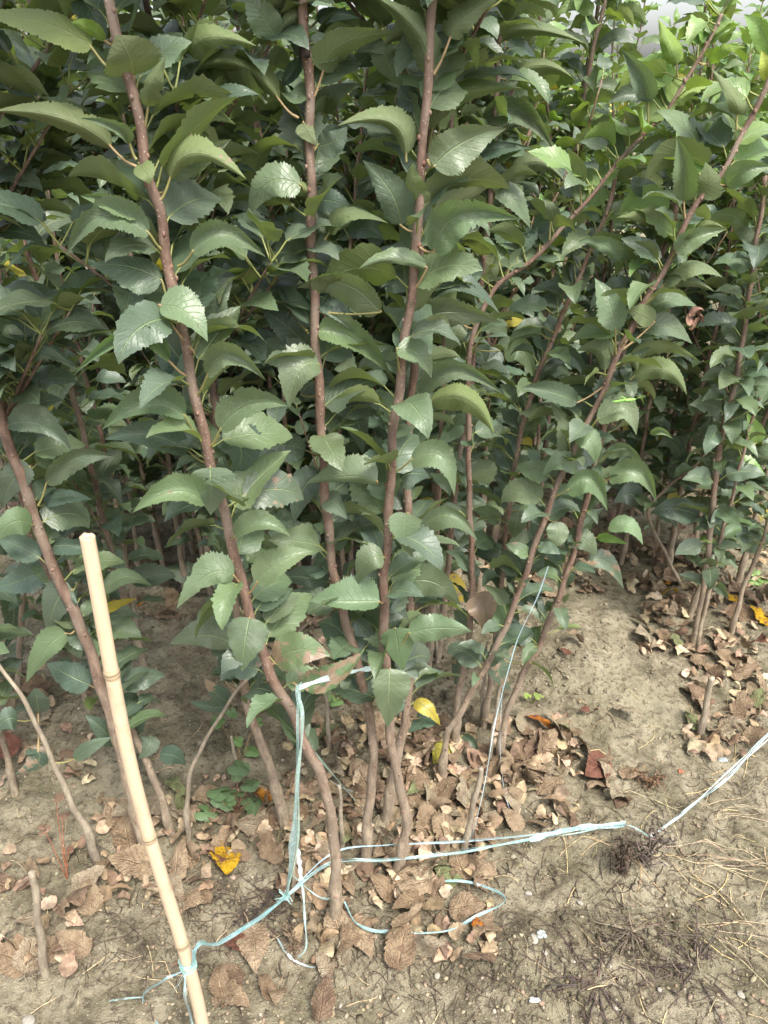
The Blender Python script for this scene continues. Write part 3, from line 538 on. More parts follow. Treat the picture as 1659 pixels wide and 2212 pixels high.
for reg,lst in TR.items():
    ox,oy=REG[reg]
    for (pt,b,m_,t_,wl,wr,code) in lst:
        cv=lambda q:(ox+q[0]*.5,oy+q[1]*.5)
        b,m_,t_=cv(b),cv(m_),cv(t_)
        p=cv(pt) if pt else None
        q=p if p else (b[0],b[1]+6)
        dist,h,i=nearest(q[0],q[1],LIVE)
        if p is None and dist>95:
            dist,h,i=nearest(q[0],q[1],LIVE)
        sp=h.P[i]; Y=sp[1]
        back=.0
        if '2' in code: back=.07
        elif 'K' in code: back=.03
        elif 'L' in code: back=-.015
        if pt is None and '2' not in code: back+=.015
        face='D' if 'D' in code else 'U'
        bY=Y+back
        La=math.hypot(m_[0]-b[0],m_[1]-b[1])+math.hypot(t_[0]-m_[0],t_[1]-m_[1])
        hi=face=='D'
        # midrib (quadratic through the three traced points), tip swings towards or away from the viewer
        c=(2*m_[0]-(b[0]+t_[0])/2,2*m_[1]-(b[1]+t_[1])/2)
        ns=56 if La>60 else 32; nc=6
        s=np.linspace(0,1,ns+1)
        X=(1-s)**2*b[0]+2*s*(1-s)*c[0]+s*s*t_[0]; Yp=(1-s)**2*b[1]+2*s*(1-s)*c[1]+s*s*t_[1]
        sw=rng.uniform(.006,.03)*(-1 if rng.random()<.75 else 1)
        yy=bY+sw*s-.012*np.sin(math.pi*s)*rng.uniform(.2,1)
        P=np.array([at_depth(X[k],Yp[k],yy[k]) for k in range(ns+1)])
        sc_=zdepth(P[ns//2])/FV
        TX=np.gradient(X);TY=np.gradient(Yp); nn=np.hypot(TX,TY)+1e-6
        # left of travel in the picture = (dy,-dx)
        lx,ly=TY/nn,-TX/nn
        # smooth the side direction so strongly curled leaves do not self-cross
        gx_,gy_=(t_[1]-b[1]),-(t_[0]-b[0]); gn=math.hypot(gx_,gy_)+1e-6
        lx=.55*lx+.45*gx_/gn; ly=.55*ly+.45*gy_/gn
        A_=-(RIGHT[None,:]*lx[:,None]+UP[None,:]*(-ly)[:,None])
        A_/=np.linalg.norm(A_,axis=1)[:,None]
        th=rng.uniform(-.25,.25)+rng.uniform(-.7,.7)*s; vw=P[ns//2]-CAM; vw=vw/np.linalg.norm(vw)
        A_=A_*np.cos(th)[:,None]+vw[None,:]*np.sin(th)[:,None]
        W=max(.31*La, .9*max(wl,wr)*.5)*sc_
        al,ar=wl*.5*sc_*1.07,wr*.5*sc_*1.07
        view=P[ns//2]-CAM; view/=np.linalg.norm(view)
        toward=-view if face=='U' else view
        ll=min(math.sqrt(max(0,W*W-al*al)),.8*W)*rng.uniform(.5,1); lr=min(math.sqrt(max(0,W*W-ar*ar)),.8*W)*rng.uniform(.5,1)
        if rng.random()<.3: ll*=-.6
        if rng.random()<.3: lr*=-.6
        L3=La*sc_
        tint=vary(TINTS[int(rng.integers(5))],.15)
        if 'L' in code: tint=vary((.115,.165,.078),.2)  # front leaves: the light they catch is put into a brighter tint
        if 'K' in code: tint=vary((.052,.092,.062),.15)  # leaves behind: their shade is put into a darker tint
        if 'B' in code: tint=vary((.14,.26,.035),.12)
        if 'Y' in code: tint=vary((.45,.33,.02),.12) if reg!=2 else vary((.30,.40,.05),.1)
        br=0.0
        if 'b' in code: br=.5
        if 'n' in code: br=.55
        if 'N' in code: br=.95
        tgt=h.fol; 
        if br or ('Y' in code and reg!=2):                  # spoiled leaves look different from the rest: parts of their own
            tgt=MB()
        put_leaf(tgt,P,A_,toward,al,ar,ll,lr,tint,ns,nc,toward,L3,br)
        if dist<75 or p is not None:
            a0=at_depth(*p,Y) if (p is not None and dist>14) else sp
            if dist>60 and p is None: a0=at_depth(q[0],q[1]+8,bY+.01)
            mid=(a0+P[0])/2+np.array((0,0,-.003))
            PP,RR=catmull([a0,mid,P[0],P[2]],[.0019,.0014,.0013,.0008],5)
            tube(tgt,PP,RR,6,(.22,.20,.075) if rng.random()<.6 else (.28,.20,.10),1,False)
            if dist<25:
                blob(h.twigs,sp+(P[0]-sp)/(np.linalg.norm(P[0]-sp)+1e-6)*h.R[i]*.8,(.0028,.0028,.004),(.20,.10,.07))
        if tgt is not h.fol:
            mesh_local(tgt,h.base)
            nm='yellow leaf turning brown' if 'Y' in code else ('leaf withered almost wholly brown' if 'N' in code else 'green leaf with brown dead patch')
            link('spoiled_leaf',tgt.mesh('spoiled_leaf',[LEAF,PET]),h.root,label=nm)

# extra leaves on the traced saplings where the picture shows a dense crown
def fill(h,z0,z1,n,back=.0,Lr=(.06,.09),az0=None):
    zs=h.P[:,2]; idx=np.where((zs>z0)&(zs<z1))[0]
    if len(idx)==0: return
    a=rng.uniform(0,6.28)
    for k in range(n):
        i=idx[int(k*len(idx)/n)]; a+=2.4
        az=a if back==0 else math.pi/2+rng.uniform(-1.4,1.4)
        if az0 is not None: az=az0+rng.uniform(-1.3,1.3)
        p=h.P[i]; tn=vary(TINTS[int(rng.integers(5))],.25)
        if p[2]>1.08 and p[0]>.30 and rng.random()<.6: tn=vary((.17,.27,.065),.2)      # young yellow-green shoots
        free_leaf(h.fol,p,az,rng.uniform(*Lr)*(1 if rng.random()<.8 else .7),rng.uniform(.0,.9),rng.uniform(.3,1.9),rng.uniform(-.9,.9),tn,24,4,rng.uniform(.1,.7),rng.uniform(.012,.032))
for h in (A,B,C): fill(h,.40,1.7,46,1,(.08,.108))
for h in (A,B,C,A2): fill(h,.55,1.25,8,1,(.07,.09),-math.pi/2)
def crown(h,top):
    tip=h.P[-1]; d=h.P[-1]-h.P[-12]; d/=np.linalg.norm(d); d=d*.6+np.array((0,0,.5)); d/=np.linalg.norm(d)
    L=(top-tip[2])/d[2]
    if L<.05: return
    q=np.linspace(0,1,12)[:,None]; Pn=tip+d*L*q+np.array((.012,.008,0))*np.sin(q*6)
    tube(h.stem,Pn,np.linspace(h.R[-1],.003,12),8,(.168,.108,.082)); a=rng.uniform(0,6.28); n=int(L/.02)
    for k in range(7):  # unseen side shoots above the frame, added thickly to shade the soil behind
        p=Pn[int(rng.integers(1,7))]; az=rng.uniform(0,6.28); l=rng.uniform(.18,.36); q2=np.linspace(0,1,8)[:,None]
        S=p+np.array((math.cos(az),math.sin(az),0))*l*.6*q2+np.array((0,0,1))*l*.6*q2
        tube(h.stem,S,np.linspace(.0035,.0015,8),6,(.168,.108,.082))
        for j in range(1,8):
            for _ in range(3): free_leaf(h.fol,S[j],rng.uniform(0,6.28),rng.uniform(.06,.09),rng.uniform(.2,.8),rng.uniform(.5,1.5),rng.uniform(-.5,.5),vary(TINTS[int(rng.integers(5))]),24,4,rng.uniform(.15,.5),.03)
    for k in range(n):
        a+=2.4; free_leaf(h.fol,Pn[min(11,int(12*k/n))],a,rng.uniform(.07,.10),rng.uniform(.2,.8),rng.uniform(.5,1.5),rng.uniform(-.5,.5),vary(TINTS[int(rng.integers(5))]),24,4,rng.uniform(.15,.5),.03)
for h in (A,B,C,F_,F2,A2,C2,H1,S14,S13): crown(h,rng.uniform(1.65,1.85))
for h in (A2,C2): fill(h,.35,1.3,44,1,(.07,.10))
for h in (D,E,G,S12): fill(h,.32,1.7,50,1,(.065,.095))
for h in (D,E,S12): fill(h,.30,1.15,40,0,(.045,.07))
fill(G,.75,1.7,20,0,(.045,.07))
for h in (S13,S14,S15): fill(h,.40,1.9,64,0,(.065,.10))
fill(S16,.25,1.9,80,0,(.06,.09))
for h in (F_,F2): fill(h,.25,1.3,26,1,(.07,.09))
for h in (H1,K1): fill(h,.3,1.7,46,0,(.06,.09))
fill(S17,.2,1.0,22,0,(.045,.07)); fill(S18,.2,1.0,22,0,(.045,.07)); fill(S19,.3,1.0,16,0,(.05,.07)); fill(K2,.3,.9,10,0)
for h in heroes:
    if h.fol.n:
        mesh_local(h.fol,h.base); link('foliage',h.fol.mesh('foliage',[LEAF,PET]),h.root)
    if not h.dead and h.P[0][1]<1.4:
        last=0; ang=0
        for k in range(4,len(h.P)-2):
            if np.linalg.norm(h.P[k]-h.P[last])>.022:
                last=k; ang+=2.4; dd=np.array((math.cos(ang),math.sin(ang),.3))
                blob(h.stem,h.P[k]+dd*h.R[k]*.95,(.0024,.0024,.0036),vary((.20,.12,.09)),0,.15)
    mesh_local(h.stem,h.base); link('stem' if not h.dead else 'cut_stem',h.stem.mesh('stem',[BARK]),h.root)
# blackened pruned tip on sapling B
mb=MB(); p0=at_depth(658,125,B.base[1]-.012); p1=at_depth(656,92,B.base[1]-.012)
tube(mb,np.array([p0,(p0+p1)/2,p1]),[.0062,.0062,.0055],10,(.035,.025,.022),0); mesh_local(mb,B.base); link('pruned_tip',mb.mesh('tip',[TWIG]),B.root)

# ------------------------------------------------------------------ saplings of the rows behind
def make_variant(k,young=False):
    Ht=rng.uniform(1.45,1.85); n=14
    z=np.linspace(0,Ht,n); ph=rng.uniform(0,6.28); ln=rng.uniform(-.10,.10,2)
    P=np.stack([ln[0]*(z/Ht)**2*1.2+.012*np.sin(z*6+ph)*z,ln[1]*(z/Ht)**2*1.2+.012*np.cos(z*5+ph)*z,z-.03],-1)
    st=MB(); Pc,Rc=build_stem(st,P,rng.uniform(.008,.011),.0035,8,.08)
    fo=MB(); a=rng.uniform(0,6.28); zz=.16+rng.uniform(0,.1)
    while zz<Ht-.01:
        i=int(np.argmin(abs(Pc[:,2]-zz))); top=(zz/Ht)
        Lf=rng.uniform(.072,.105)*(1-.35*max(0,top-.8)/.2)
        t=vary(TINTS[int(rng.integers(5))],.2)
        if top>.93 or (young and top>.6 and rng.random()<.65): t=vary((.15,.25,.06))
        if rng.random()<.02: t=vary((.40,.33,.04))
        free_leaf(fo,Pc[i],a,Lf,rng.uniform(.1,.8)+.5*max(0,top-.85)/.15,rng.uniform(.5,1.7),rng.uniform(-.6,.6),t,24,4,rng.uniform(.1,.5),rng.uniform(.02,.04))
        a+=2.4+rng.uniform(-.3,.3); zz+=rng.uniform(.010,.020)
    for _ in range(int(rng.integers(2,6))):     # short side shoots with leaves of their own
        i=int(np.argmin(abs(Pc[:,2]-rng.uniform(.35,1.2)))); az=rng.uniform(0,6.28); Ls=rng.uniform(.15,.35)
        h=np.array((math.cos(az),math.sin(az),0)); q=np.linspace(0,1,7)[:,None]
        S=Pc[i]+h*Ls*.55*q+np.array((0,0,1))*Ls*(.5*q+.5*q*q)
        tube(st,S,np.linspace(.0035,.0018,7),6,(.17,.10,.065),0)
        for j in range(2,7):
            for _r in range(2):
                free_leaf(fo,S[j],rng.uniform(0,6.28),rng.uniform(.05,.075),rng.uniform(.2,.9),rng.uniform(.4,1.4),rng.uniform(-.6,.6),vary(TINTS[int(rng.integers(5))],.2),20,4,rng.uniform(.1,.5),.02)
    return st.mesh('stem',[BARK]),fo.mesh('foliage',[LEAF,PET])
VAR=[make_variant(k) for k in range(9)]
YOUNG=[make_variant(k,True) for k in range(4)]
cnt=0
def place(x,y,label,group,scale=None):
    global cnt
    s,f=VAR[int(rng.integers(len(VAR)))] if x/y<.2 else YOUNG[int(rng.integers(4))]
    r=empty('apple_sapling',(x,y,hgt(x,y)),label,'sapling',group,rng.uniform(0,6.28))
    sc1=scale or (rng.uniform(.92,1.1) if y<2.4 and x/y<.2 else (rng.uniform(.82,.95) if x/y>.2 else rng.uniform(.86,1.02))); r.scale=(sc1,sc1,sc1)
    r.rotation_euler[0]=rng.uniform(-.06,.06); r.rotation_euler[1]=rng.uniform(-.06,.06)
    link('stem',s,r); link('foliage',f,r); cnt+=1
rows=[(1.98,.125),(2.14,.13),(2.5,.13),(2.68,.14),(3.05,.15),(3.3,.16),(3.8,.19),(4.3,.22),(4.8,.22),(5.3,.22)]
names=['second','third','fourth','fifth','sixth','seventh','eighth','ninth','tenth','eleventh']
for ri,(y,sp) in enumerate(rows):
    half=.50*y+.15; x=-half+rng.uniform(0,sp)
    while x<half:
        yy=y+rng.uniform(-.05,.05)
        gap=False
        if (ri==0 and .46<x<.80) or (ri==1 and .55<x<.66): gap=True
        if not gap:
            z='left' if x<-half*.33 else ('right' if x>half*.33 else 'middle')
            far = ri>=4
            lab=f'dense leafed apple sapling in the {names[ri]} row from the front, {z} stretch of the row' if not far else f'distant apple sapling among the crowded far rows, {z} stretch'
            place(x,yy,lab,f'apple saplings of the {names[ri]} row, {z} stretch' if not far else f'far row apple saplings, {z} stretch')
        x+=sp*rng.uniform(.75,1.3)
# a few close behind the front cluster; low ones added to darken the alley
for (x,y,lab) in [(1.02,1.98,'leafy sapling at the right border behind the bare footed stems'),(.92,2.1,'leafy sapling just inside the right border, second row'),(1.12,1.72,'leafy sapling beyond the right border'),(-.80,1.16,'sapling at the left border reaching into the picture'),(-.93,1.3,'sapling beyond the left border of the front cluster'),(-.72,1.40,'low leafy sapling in the shade by the left edge, under the leaning stem'),(-.44,1.78,'low leafy sapling added to darken the soil behind the leaning stem'),(-.62,1.55,'leafy sapling in the shade at the left behind the leaning thick stem'),(-.72,1.82,'leafy sapling deep at the left edge in the shade'),(-.1,1.72,'leafy sapling between the pruned tip stem and the dark gap'),
   (.02,1.62,'leafy sapling behind the foremost middle stem'),(.16,1.72,'leafy sapling behind the slanting shoots, middle right'),(.28,1.85,'leafy sapling at the back of the low soil mound'),
   (.86,1.75,'leafy sapling behind the right edge stem'),(-.36,1.98,'leafy sapling at the far side of the shaded soil'),(-.24,1.84,'leafy sapling beyond the tall left leaning stem'),(-.04,1.85,'leafy sapling deep behind the middle stems'),(-.52,1.9,'leafy sapling beyond the shaded soil, left'),(.75,2.05,'leafy sapling right of the gap in the row')]:
    place(x,y,lab,'apple saplings of the second row',.62 if lab.startswith('low') else None)
print('row saplings',cnt)

# ------------------------------------------------------------------ bamboo stake
def bamboo():
    base=gpt(456,2330); base[1]-=0
    topP=at_depth(178,1160,base[1]+.015); 
    r=empty('bamboo_stake',tuple(base),'pale dry bamboo stake with an open cut top, tied with twine near its foot','stake')
    ax=topP-base; Lb=np.linalg.norm(ax); n=70; s=np.linspace(-.06,1,n)
    P=base+ax*s[:,None]+np.array((1,0,0))*(.007*np.sin(s*7))[:,None]
    def s_at(y):
        best=min(range(n),key=lambda k:abs(1106-(np.dot(P[k]-CAM,UP)/zdepth(P[k]))*FV-y)); return best
    R=.0096-.0024*s
    nodes=[s_at(y) for y in (1455,1812,2042)]
    P=list(P); 
    mb=MB(); Pn=np.array(P); Rn=R.copy()
    # smooth culm with hollow top
    tube(mb,Pn,Rn,20,(.60,.47,.34),0,False,.0)
    rim=Rn[-1]; T=ax/Lb
    inner=np.array([Pn[-1],Pn[-1]-T*.004,Pn[-1]-T*.03]); 
    a=np.linspace(0,2*math.pi,20,endpoint=False); _,Nn,Bn=frames(Pn)
    ring=lambda c,r_:c+r_*(np.cos(a)[:,None]*Nn[-1]+np.sin(a)[:,None]*Bn[-1])
    jit=T*rng.uniform(-.0006,.0012,20)[:,None]
    V=np.vstack([ring(Pn[-1],rim),ring(Pn[-1],rim*.97)+jit+T*.0006,ring(Pn[-1],rim*.52)+jit,ring(Pn[-1]-T*.008,rim*.46)])
    j=np.arange(20); j2=(j+1)%20
    F=[np.stack([k*20+j,k*20+j2,(k+1)*20+j2,(k+1)*20+j],-1) for k in range(3)]+[np.array([60+np.arange(20)])]
    cc=np.ones((80,4)); cc[:,:3]=(.50,.40,.28); cc[60:,:3]=(.07,.05,.035); mb.add(V,F,None,cc,0); mesh_local(mb,base); link('culm',mb.mesh('culm',[BAMBOO]),r)  # inner ring and floor painted dark for the shade inside the bore
    for k in nodes:
        nb=MB(); c=Pn[k]; q=np.array([c-T*.007,c-T*.004,c-T*.0018,c,c+T*.0015,c+T*.003,c+T*.007])
        rr=Rn[k]*np.array([1.01,1.06,1.17,1.03,1.15,1.07,1.01]); tube(nb,q,rr,20,(.44,.34,.23),0,False); nb.C[-1][20*3:20*4,:3]=(.20,.15,.10)
        mesh_local(nb,base); link('node',nb.mesh('node',[BAMBOO]),r)
    return base,Pn,Rn,nodes
STK=bamboo()

# ------------------------------------------------------------------ plastic film twine
def ribbon(mb,P,wd,twist=3.0,col=(.36,.60,.62),n=10,flat=None):
    P,_=catmull(P,np.zeros(len(P)),n); T,Nn,Bn=frames(P); k=len(P)
    d=np.linspace(0,1,k); ang=rng.uniform(0,6.28)+twist*(d+.12*np.sin(d*19+rng.uniform(0,6)))
    if flat is not None: ang=flat+.5*np.sin(d*9+rng.uniform(0,6))
    S=Nn*np.cos(ang)[:,None]+Bn*np.sin(ang)[:,None]; Q=np.cross(T,S)
    W=np.asarray(wd)*(.75+.25*np.sin(d*23+rng.uniform(0,6)))
    u=np.linspace(-1,1,5); cr=np.array([.0,.35,-.1,.3,0])*.4
    V=(P[:,None,:]+S[:,None,:]*(u[None,:]*W[:,None])[:,:,None]+Q[:,None,:]*(cr[None,:]*W[:,None])[:,:,None]).reshape(-1,3)
    mb.add(V,leaf_faces(k-1,4),None,vary(col,.15))
def strands(mb,P,n,spread,wd,ends=1.0,col=(.36,.60,.62),twist=3):
    P=np.asarray(P,float); m=len(P)
    for _ in range(n):
        off=rng.normal(0,1,(m,3))*spread; off[0]*=ends; off[-1]*=ends
        ribbon(mb,P+off,wd*rng.uniform(.5,1.3),twist*rng.uniform(-1,1),col)
def twine(label,build,base):
    mb=MB(); build(mb); mesh_local(mb,base)
    me=mb.mesh('twine',[FILM]); o=link('plastic_twine',me); o.location=tuple(base)
    o['label']=label; o['category']='twine'; o['group']='pale plastic twine tied along the row'; return o
knot=at_depth(618,1937,gpt(630,2000)[1]-.0)
SB,SP,SR,SN=STK
def stake_pt(y):
    best=min(range(len(SP)),key=lambda k:abs(1106-(np.dot(SP[k]-CAM,UP)/zdepth(SP[k]))*FV-y)); return SP[best],SR[best]
s1,r1=stake_pt(2075)
def main_twine(mb):
    Yk=knot[1]
    strands(mb,[at_depth(643,1482,Yk-.05),at_depth(647,1560,Yk-.045),at_depth(642,1700,Yk-.03),at_depth(634,1830,Yk-.01),knot],6,.0028,.0022,.6,(.40,.54,.50))
    ribbon(mb,[at_depth(645,1480,Yk-.05),at_depth(645,1600,Yk-.04),at_depth(636,1780,Yk-.02),at_depth(626,1870,Yk-.005),knot],.0088,.8,(.42,.56,.52),flat=.3)
    strands(mb,[knot,at_depth(560,1985,(Yk*2+s1[1])/3),at_depth(470,2036,(Yk+2*s1[1])/3-.01),at_depth(430,2040,s1[1]-.01),s1+np.array((.008,-.006,.004))],9,.0018,.0016,.4)
    strands(mb,[knot,at_depth(560,1985,(Yk*2+s1[1])/3),at_depth(470,2036,(Yk+2*s1[1])/3-.01)],6,.0045,.0006,.2)
    # wraps round the stake
    T=(SP[-1]-SP[0]); T/=np.linalg.norm(T)
    for q in range(9):
        a=np.linspace(0,6.28,13); e1=np.cross(T,(0,1,0)); e1/=np.linalg.norm(e1); e2=np.cross(T,e1)
        c=s1+T*(-.010+.0024*q)
        ribbon(mb,c+(r1+.0012+.0004*(q%3))*(np.cos(a)[:,None]*e1+np.sin(a)[:,None]*e2)+T*(a/6.28*.003*rng.uniform(-1,1.5))[:,None],.0016,.4,(.33,.58,.56),3,flat=None)
    # loose tails below the stake tie
    strands(mb,[s1+np.array((-.006,-.010,-.004)),at_depth(350,2120,s1[1]-.02),gpt(312,2168,.02),gpt(345,2225,.006),gpt(390,2300,.004)],4,.0012,.0013,.5)
    strands(mb,[gpt(312,2168,.02),gpt(270,2166,.012),gpt(238,2168,.008)],3,.001,.001,.5,(.34,.5,.46))
    strands(mb,[s1+np.array((-.002,-.012,-.008)),at_depth(400,2150,s1[1]-.03),gpt(415,2215,.02),gpt(430,2290,.006)],3,.001,.002,.5,(.55,.70,.74))
    strands(mb,[s1+np.array((-.004,-.012,-.006)),at_depth(372,2150,s1[1]-.03),gpt(362,2210,.02)],2,.002,.0005,.5)
    # knot tuft
    for _ in range(26):
        d=rng.normal(0,1,3); d/=np.linalg.norm(d); l=rng.uniform(.008,.022)
        ribbon(mb,[knot-d*l*.3,knot+rng.normal(0,.003,3),knot+d*l],.0013,2,(.40,.64,.64),4)
    # two bands running right to the dry weed
    e=gpt(1344,1806,.035)
    lo=[knot]+[gpt(x,y,z) for x,y,z in ((720,1928,.085),(829,1914,.075),(979,1886,.06),(1139,1851,.05),(1229,1827,.042))]+[e]
    up=[knot]+[gpt(x,y,z) for x,y,z in ((720,1908,.085),(829,1881,.075),(979,1861,.06),(1129,1841,.05),(1240,1822,.042))]+[e]
    for _ in range(5): ribbon(mb,np.array(lo)+rng.normal(0,.0022,(7,3)),.0022*rng.uniform(.6,1.2),rng.uniform(-9,9),(.36,.54,.56))
    for _ in range(3): ribbon(mb,np.array(up)+rng.normal(0,.001,(7,3)),.0019*rng.uniform(.6,1.2),rng.uniform(-5,5),(.40,.60,.62))
    for _ in range(4): ribbon(mb,[e,e+rng.normal(0,.002,3)+np.array((.02,0,-.012)),gpt(1400,1822,.02)],.0015,2,(.42,.55,.55),5)
    ribbon(mb,[gpt(1139,1851,.05),gpt(1229,1822,.044),e],.006,.6,(.34,.50,.53),flat=.9)
twine('long pale blue twine from the dead shoot to the stake and right to the weed',main_twine,knot)
k2=knot+np.array((.03,0,0))
def dangle(mb):
    p=lambda x,y,z:gpt(x,y,z)
    ribbon(mb,[p(649,1908,.10),p(653,1935,.09),p(656,1965,.08)],.0052,.3,(.72,.80,.84),flat=.1)
    ribbon(mb,[p(656,1960,.08),p(660,1990,.07),p(662,2030,.05),p(663,2068,.03),p(645,2078,.012)],.0022,1.5,(.40,.62,.62))
    ribbon(mb,[p(620,1940,.09),p(665,1962,.06),p(700,1970,.04),p(740,1960,.03)],.0018,2,(.40,.62,.60))
    ribbon(mb,[p(600,2035,.012),p(618,2070,.02),p(640,2085,.012),p(675,2095,.008),p(690,2085,.006)],.0026,2.5,(.42,.58,.56))
twine('short twine end with a flat white tab hanging beside the knot',dangle,k2)
def loop(mb):
    pts=[gpt(x,y,.024) for x,y in ((949,1921),(1000,1922),(1044,1933),(1082,1950),(1084,1968),(1029,1996),(969,2026),(900,2033),(829,2029),(790,2024),(765,2005),(745,1966))]
    for _ in range(3): ribbon(mb,np.array(pts)+rng.normal(0,.001,(len(pts),3)),.0021,rng.uniform(-6,6),(.38,.60,.62),6)
twine('loose loop of green blue twine lying on the soil in front',loop,gpt(1000,1990))
def rightt(mb):
    pts=[gpt(1400,1822,.02),gpt(1480,1775,.04),gpt(1549,1716,.05),gpt(1654,1626,.06),gpt(1760,1540,.07)]
    for _ in range(5): ribbon(mb,np.array(pts)+rng.normal(0,.0035,(5,3))*np.array((.3,.6,1,1.3,1.6))[:,None],.0016,rng.uniform(-9,9),(.56,.70,.72))
twine('taut pale blue twine running off to the right edge',rightt,gpt(1429,1816,.03))
def diag(mb):
    ribbon(mb,[at_depth(655,1590,knot[1]+.04),at_depth(700,1650,knot[1]+.05),at_depth(760,1720,.5*(knot[1]+.1+gpt(830,1860)[1])),gpt(802,1790,.03),gpt(832,1856,.01)],.0022,1,(.36,.50,.46))
    ribbon(mb,[at_depth(655,1600,knot[1]+.04),at_depth(720,1690,knot[1]+.06),gpt(790,1765,.05),gpt(820,1850,.01)],.0010,1,(.36,.50,.46))
twine('thin see-through twine slanting down between the central stems',diag,gpt(802,1790))
def topt(mb):
    ribbon(mb,[at_depth(645,1486,knot[1]-.05),at_depth(690,1470,knot[1]-.04),at_depth(750,1454,B.base[1]-.05),at_depth(778,1447,B.base[1]-.03),at_depth(812,1443,C.base[1]+.0)],.0042,.8,(.55,.72,.74),flat=.4)
twine('whitish twine strip stretched across the stems at leaf height',topt,at_depth(750,1454,B.base[1]))
def dstr(mb):
    Y=D.base[1]-.015
    for _ in range(3):
        ribbon(mb,np.array([at_depth(1184,1225,Y),at_depth(1160,1290,Y),at_depth(1122,1370,Y),at_depth(1100,1440,Y),at_depth(1070,1560,Y-.02),at_depth(1050,1680,T5.base[1]+.02),at_depth(1030,1770,T5.base[1]-.01),gpt(1012,1830,.01)])+rng.normal(0,.001,(8,3)),.0011,rng.uniform(-6,6),(.46,.62,.68))
    ribbon(mb,[at_depth(1086,1480,Y),at_depth(1080,1600,Y),at_depth(1088,1700,Y-.05),gpt(1103,1765,.01)],.0009,4,(.5,.62,.66))
twine('fine white twine running down beside the far arching stem to the bare stump',dstr,gpt(1012,1830))

# ------------------------------------------------------------------ fallen leaves
def litter_mesh(k,curl):
    mb=MB(); L=1.0; ns,nc=20,6; s=np.linspace(0,1,ns+1)
    e=curl*np.sin(s*math.pi*rng.uniform(.7,1.3)+rng.uniform(0,1))
    yaw=rng.uniform(-.5,.5)*s
    T=np.stack([np.cos(yaw)*np.cos(e),np.sin(yaw)*np.cos(e),np.sin(e)],-1)
    P=np.vstack([np.zeros(3),np.cumsum(T[:-1],0)/ns]); P-=P.mean(0)
    S=np.stack([-np.sin(yaw),np.cos(yaw),0*s],-1); B=np.cross(T,S)
    W=rng.uniform(.27,.36); f1,f2=rng.uniform(-.9,.9,2)*curl*1.2
    put_leaf(mb,P,S,B,W*math.cos(f1),W*math.cos(f2),W*math.sin(f1),W*math.sin(f2),(1,1,1),ns,nc,B.mean(0),1.0)
    V=mb.V[-1]
    V+=np.array([[0,0,.05*noise.noise(Vector((x*4+k,y*4,z)))+.03*noise.noise(Vector((x*11+k,y*11,z)))] for x,y,z in V])
    p0=V[3]; tube(mb,np.array([p0,p0+np.array((-.12,.02,.02)),p0+np.array((-.28,rng.uniform(-.1,.1),.0))]),[.014,.012,.014],5,(.8,.7,.5),0,False)
    Z=np.vstack(mb.V)[:,2].min(); mb.V=[v-np.array((0,0,Z)) for v in mb.V]
    return mb
def litter_mat(name,c1,c2,blotch=None):
    m,t=new_mat(name); L=t.links.new
    tc=N(t,'ShaderNodeTexCoord'); oi=N(t,'ShaderNodeObjectInfo')
    uv=N(t,'ShaderNodeUVMap'); sep=N(t,'ShaderNodeSeparateXYZ'); L(uv.outputs[0],sep.inputs[0])
    au=math_n(t,'ABSOLUTE',math_n(t,'MULTIPLY',math_n(t,'SUBTRACT',sep.outputs[0],.5),2.0))
    ph=math_n(t,'SUBTRACT',math_n(t,'MULTIPLY',sep.outputs[1],9.0),math_n(t,'MULTIPLY',math_n(t,'POWER',au,.8),2.3))
    fr=math_n(t,'ABSOLUTE',math_n(t,'SUBTRACT',math_n(t,'FRACT',ph),.5))
    vs=math_n(t,'MAXIMUM',math_n(t,'MULTIPLY',math_n(t,'SUBTRACT',1.0,sstep(t,fr,0,.12)),.4),math_n(t,'SUBTRACT',1.0,sstep(t,au,.02,.07)))
    ad=N(t,'ShaderNodeVectorMath'); ad.operation='ADD'; L(tc.outputs['Object'],ad.inputs[0]); L(oi.outputs['Location'],ad.inputs[1])
    n=noise_n(t,3.0,5,.65,ad.outputs[0]); n2=noise_n(t,16,4,.7,ad.outputs[0])
    c=mixc(t,oi.outputs['Random'],c1,c2)
    c=mixc(t,sstep(t,n,.35,.7),c,mixc(t,1.0,c,(.55,.5,.48),'MULTIPLY'))
    if blotch: c=mixc(t,sstep(t,n,blotch[1],blotch[1]+.04),c,blotch[0])
    c=mixc(t,math_n(t,'MULTIPLY',sstep(t,n2,.55,.75),.5),c,mixc(t,1.0,c,(.4,.36,.34),'MULTIPLY'))
    c=mixc(t,math_n(t,'MULTIPLY',vs,.45),c,mixc(t,1.0,c,(1.5,1.45,1.3),'MULTIPLY'))
    bs=N(t,'ShaderNodeBsdfPrincipled'); L(c,bs.inputs['Base Color']); bs.inputs['Roughness'].default_value=.72; bs.inputs['Specular IOR Level'].default_value=.3
    bm=N(t,'ShaderNodeBump'); bm.inputs['Strength'].default_value=.8; bm.inputs['Distance'].default_value=.03; L(math_n(t,'SUBTRACT',n2,math_n(t,'MULTIPLY',vs,.8)),bm.inputs['Height']); L(bm.outputs[0],bs.inputs['Normal'])
    o=N(t,'ShaderNodeOutputMaterial'); L(bs.outputs[0],o.inputs[0]); return m
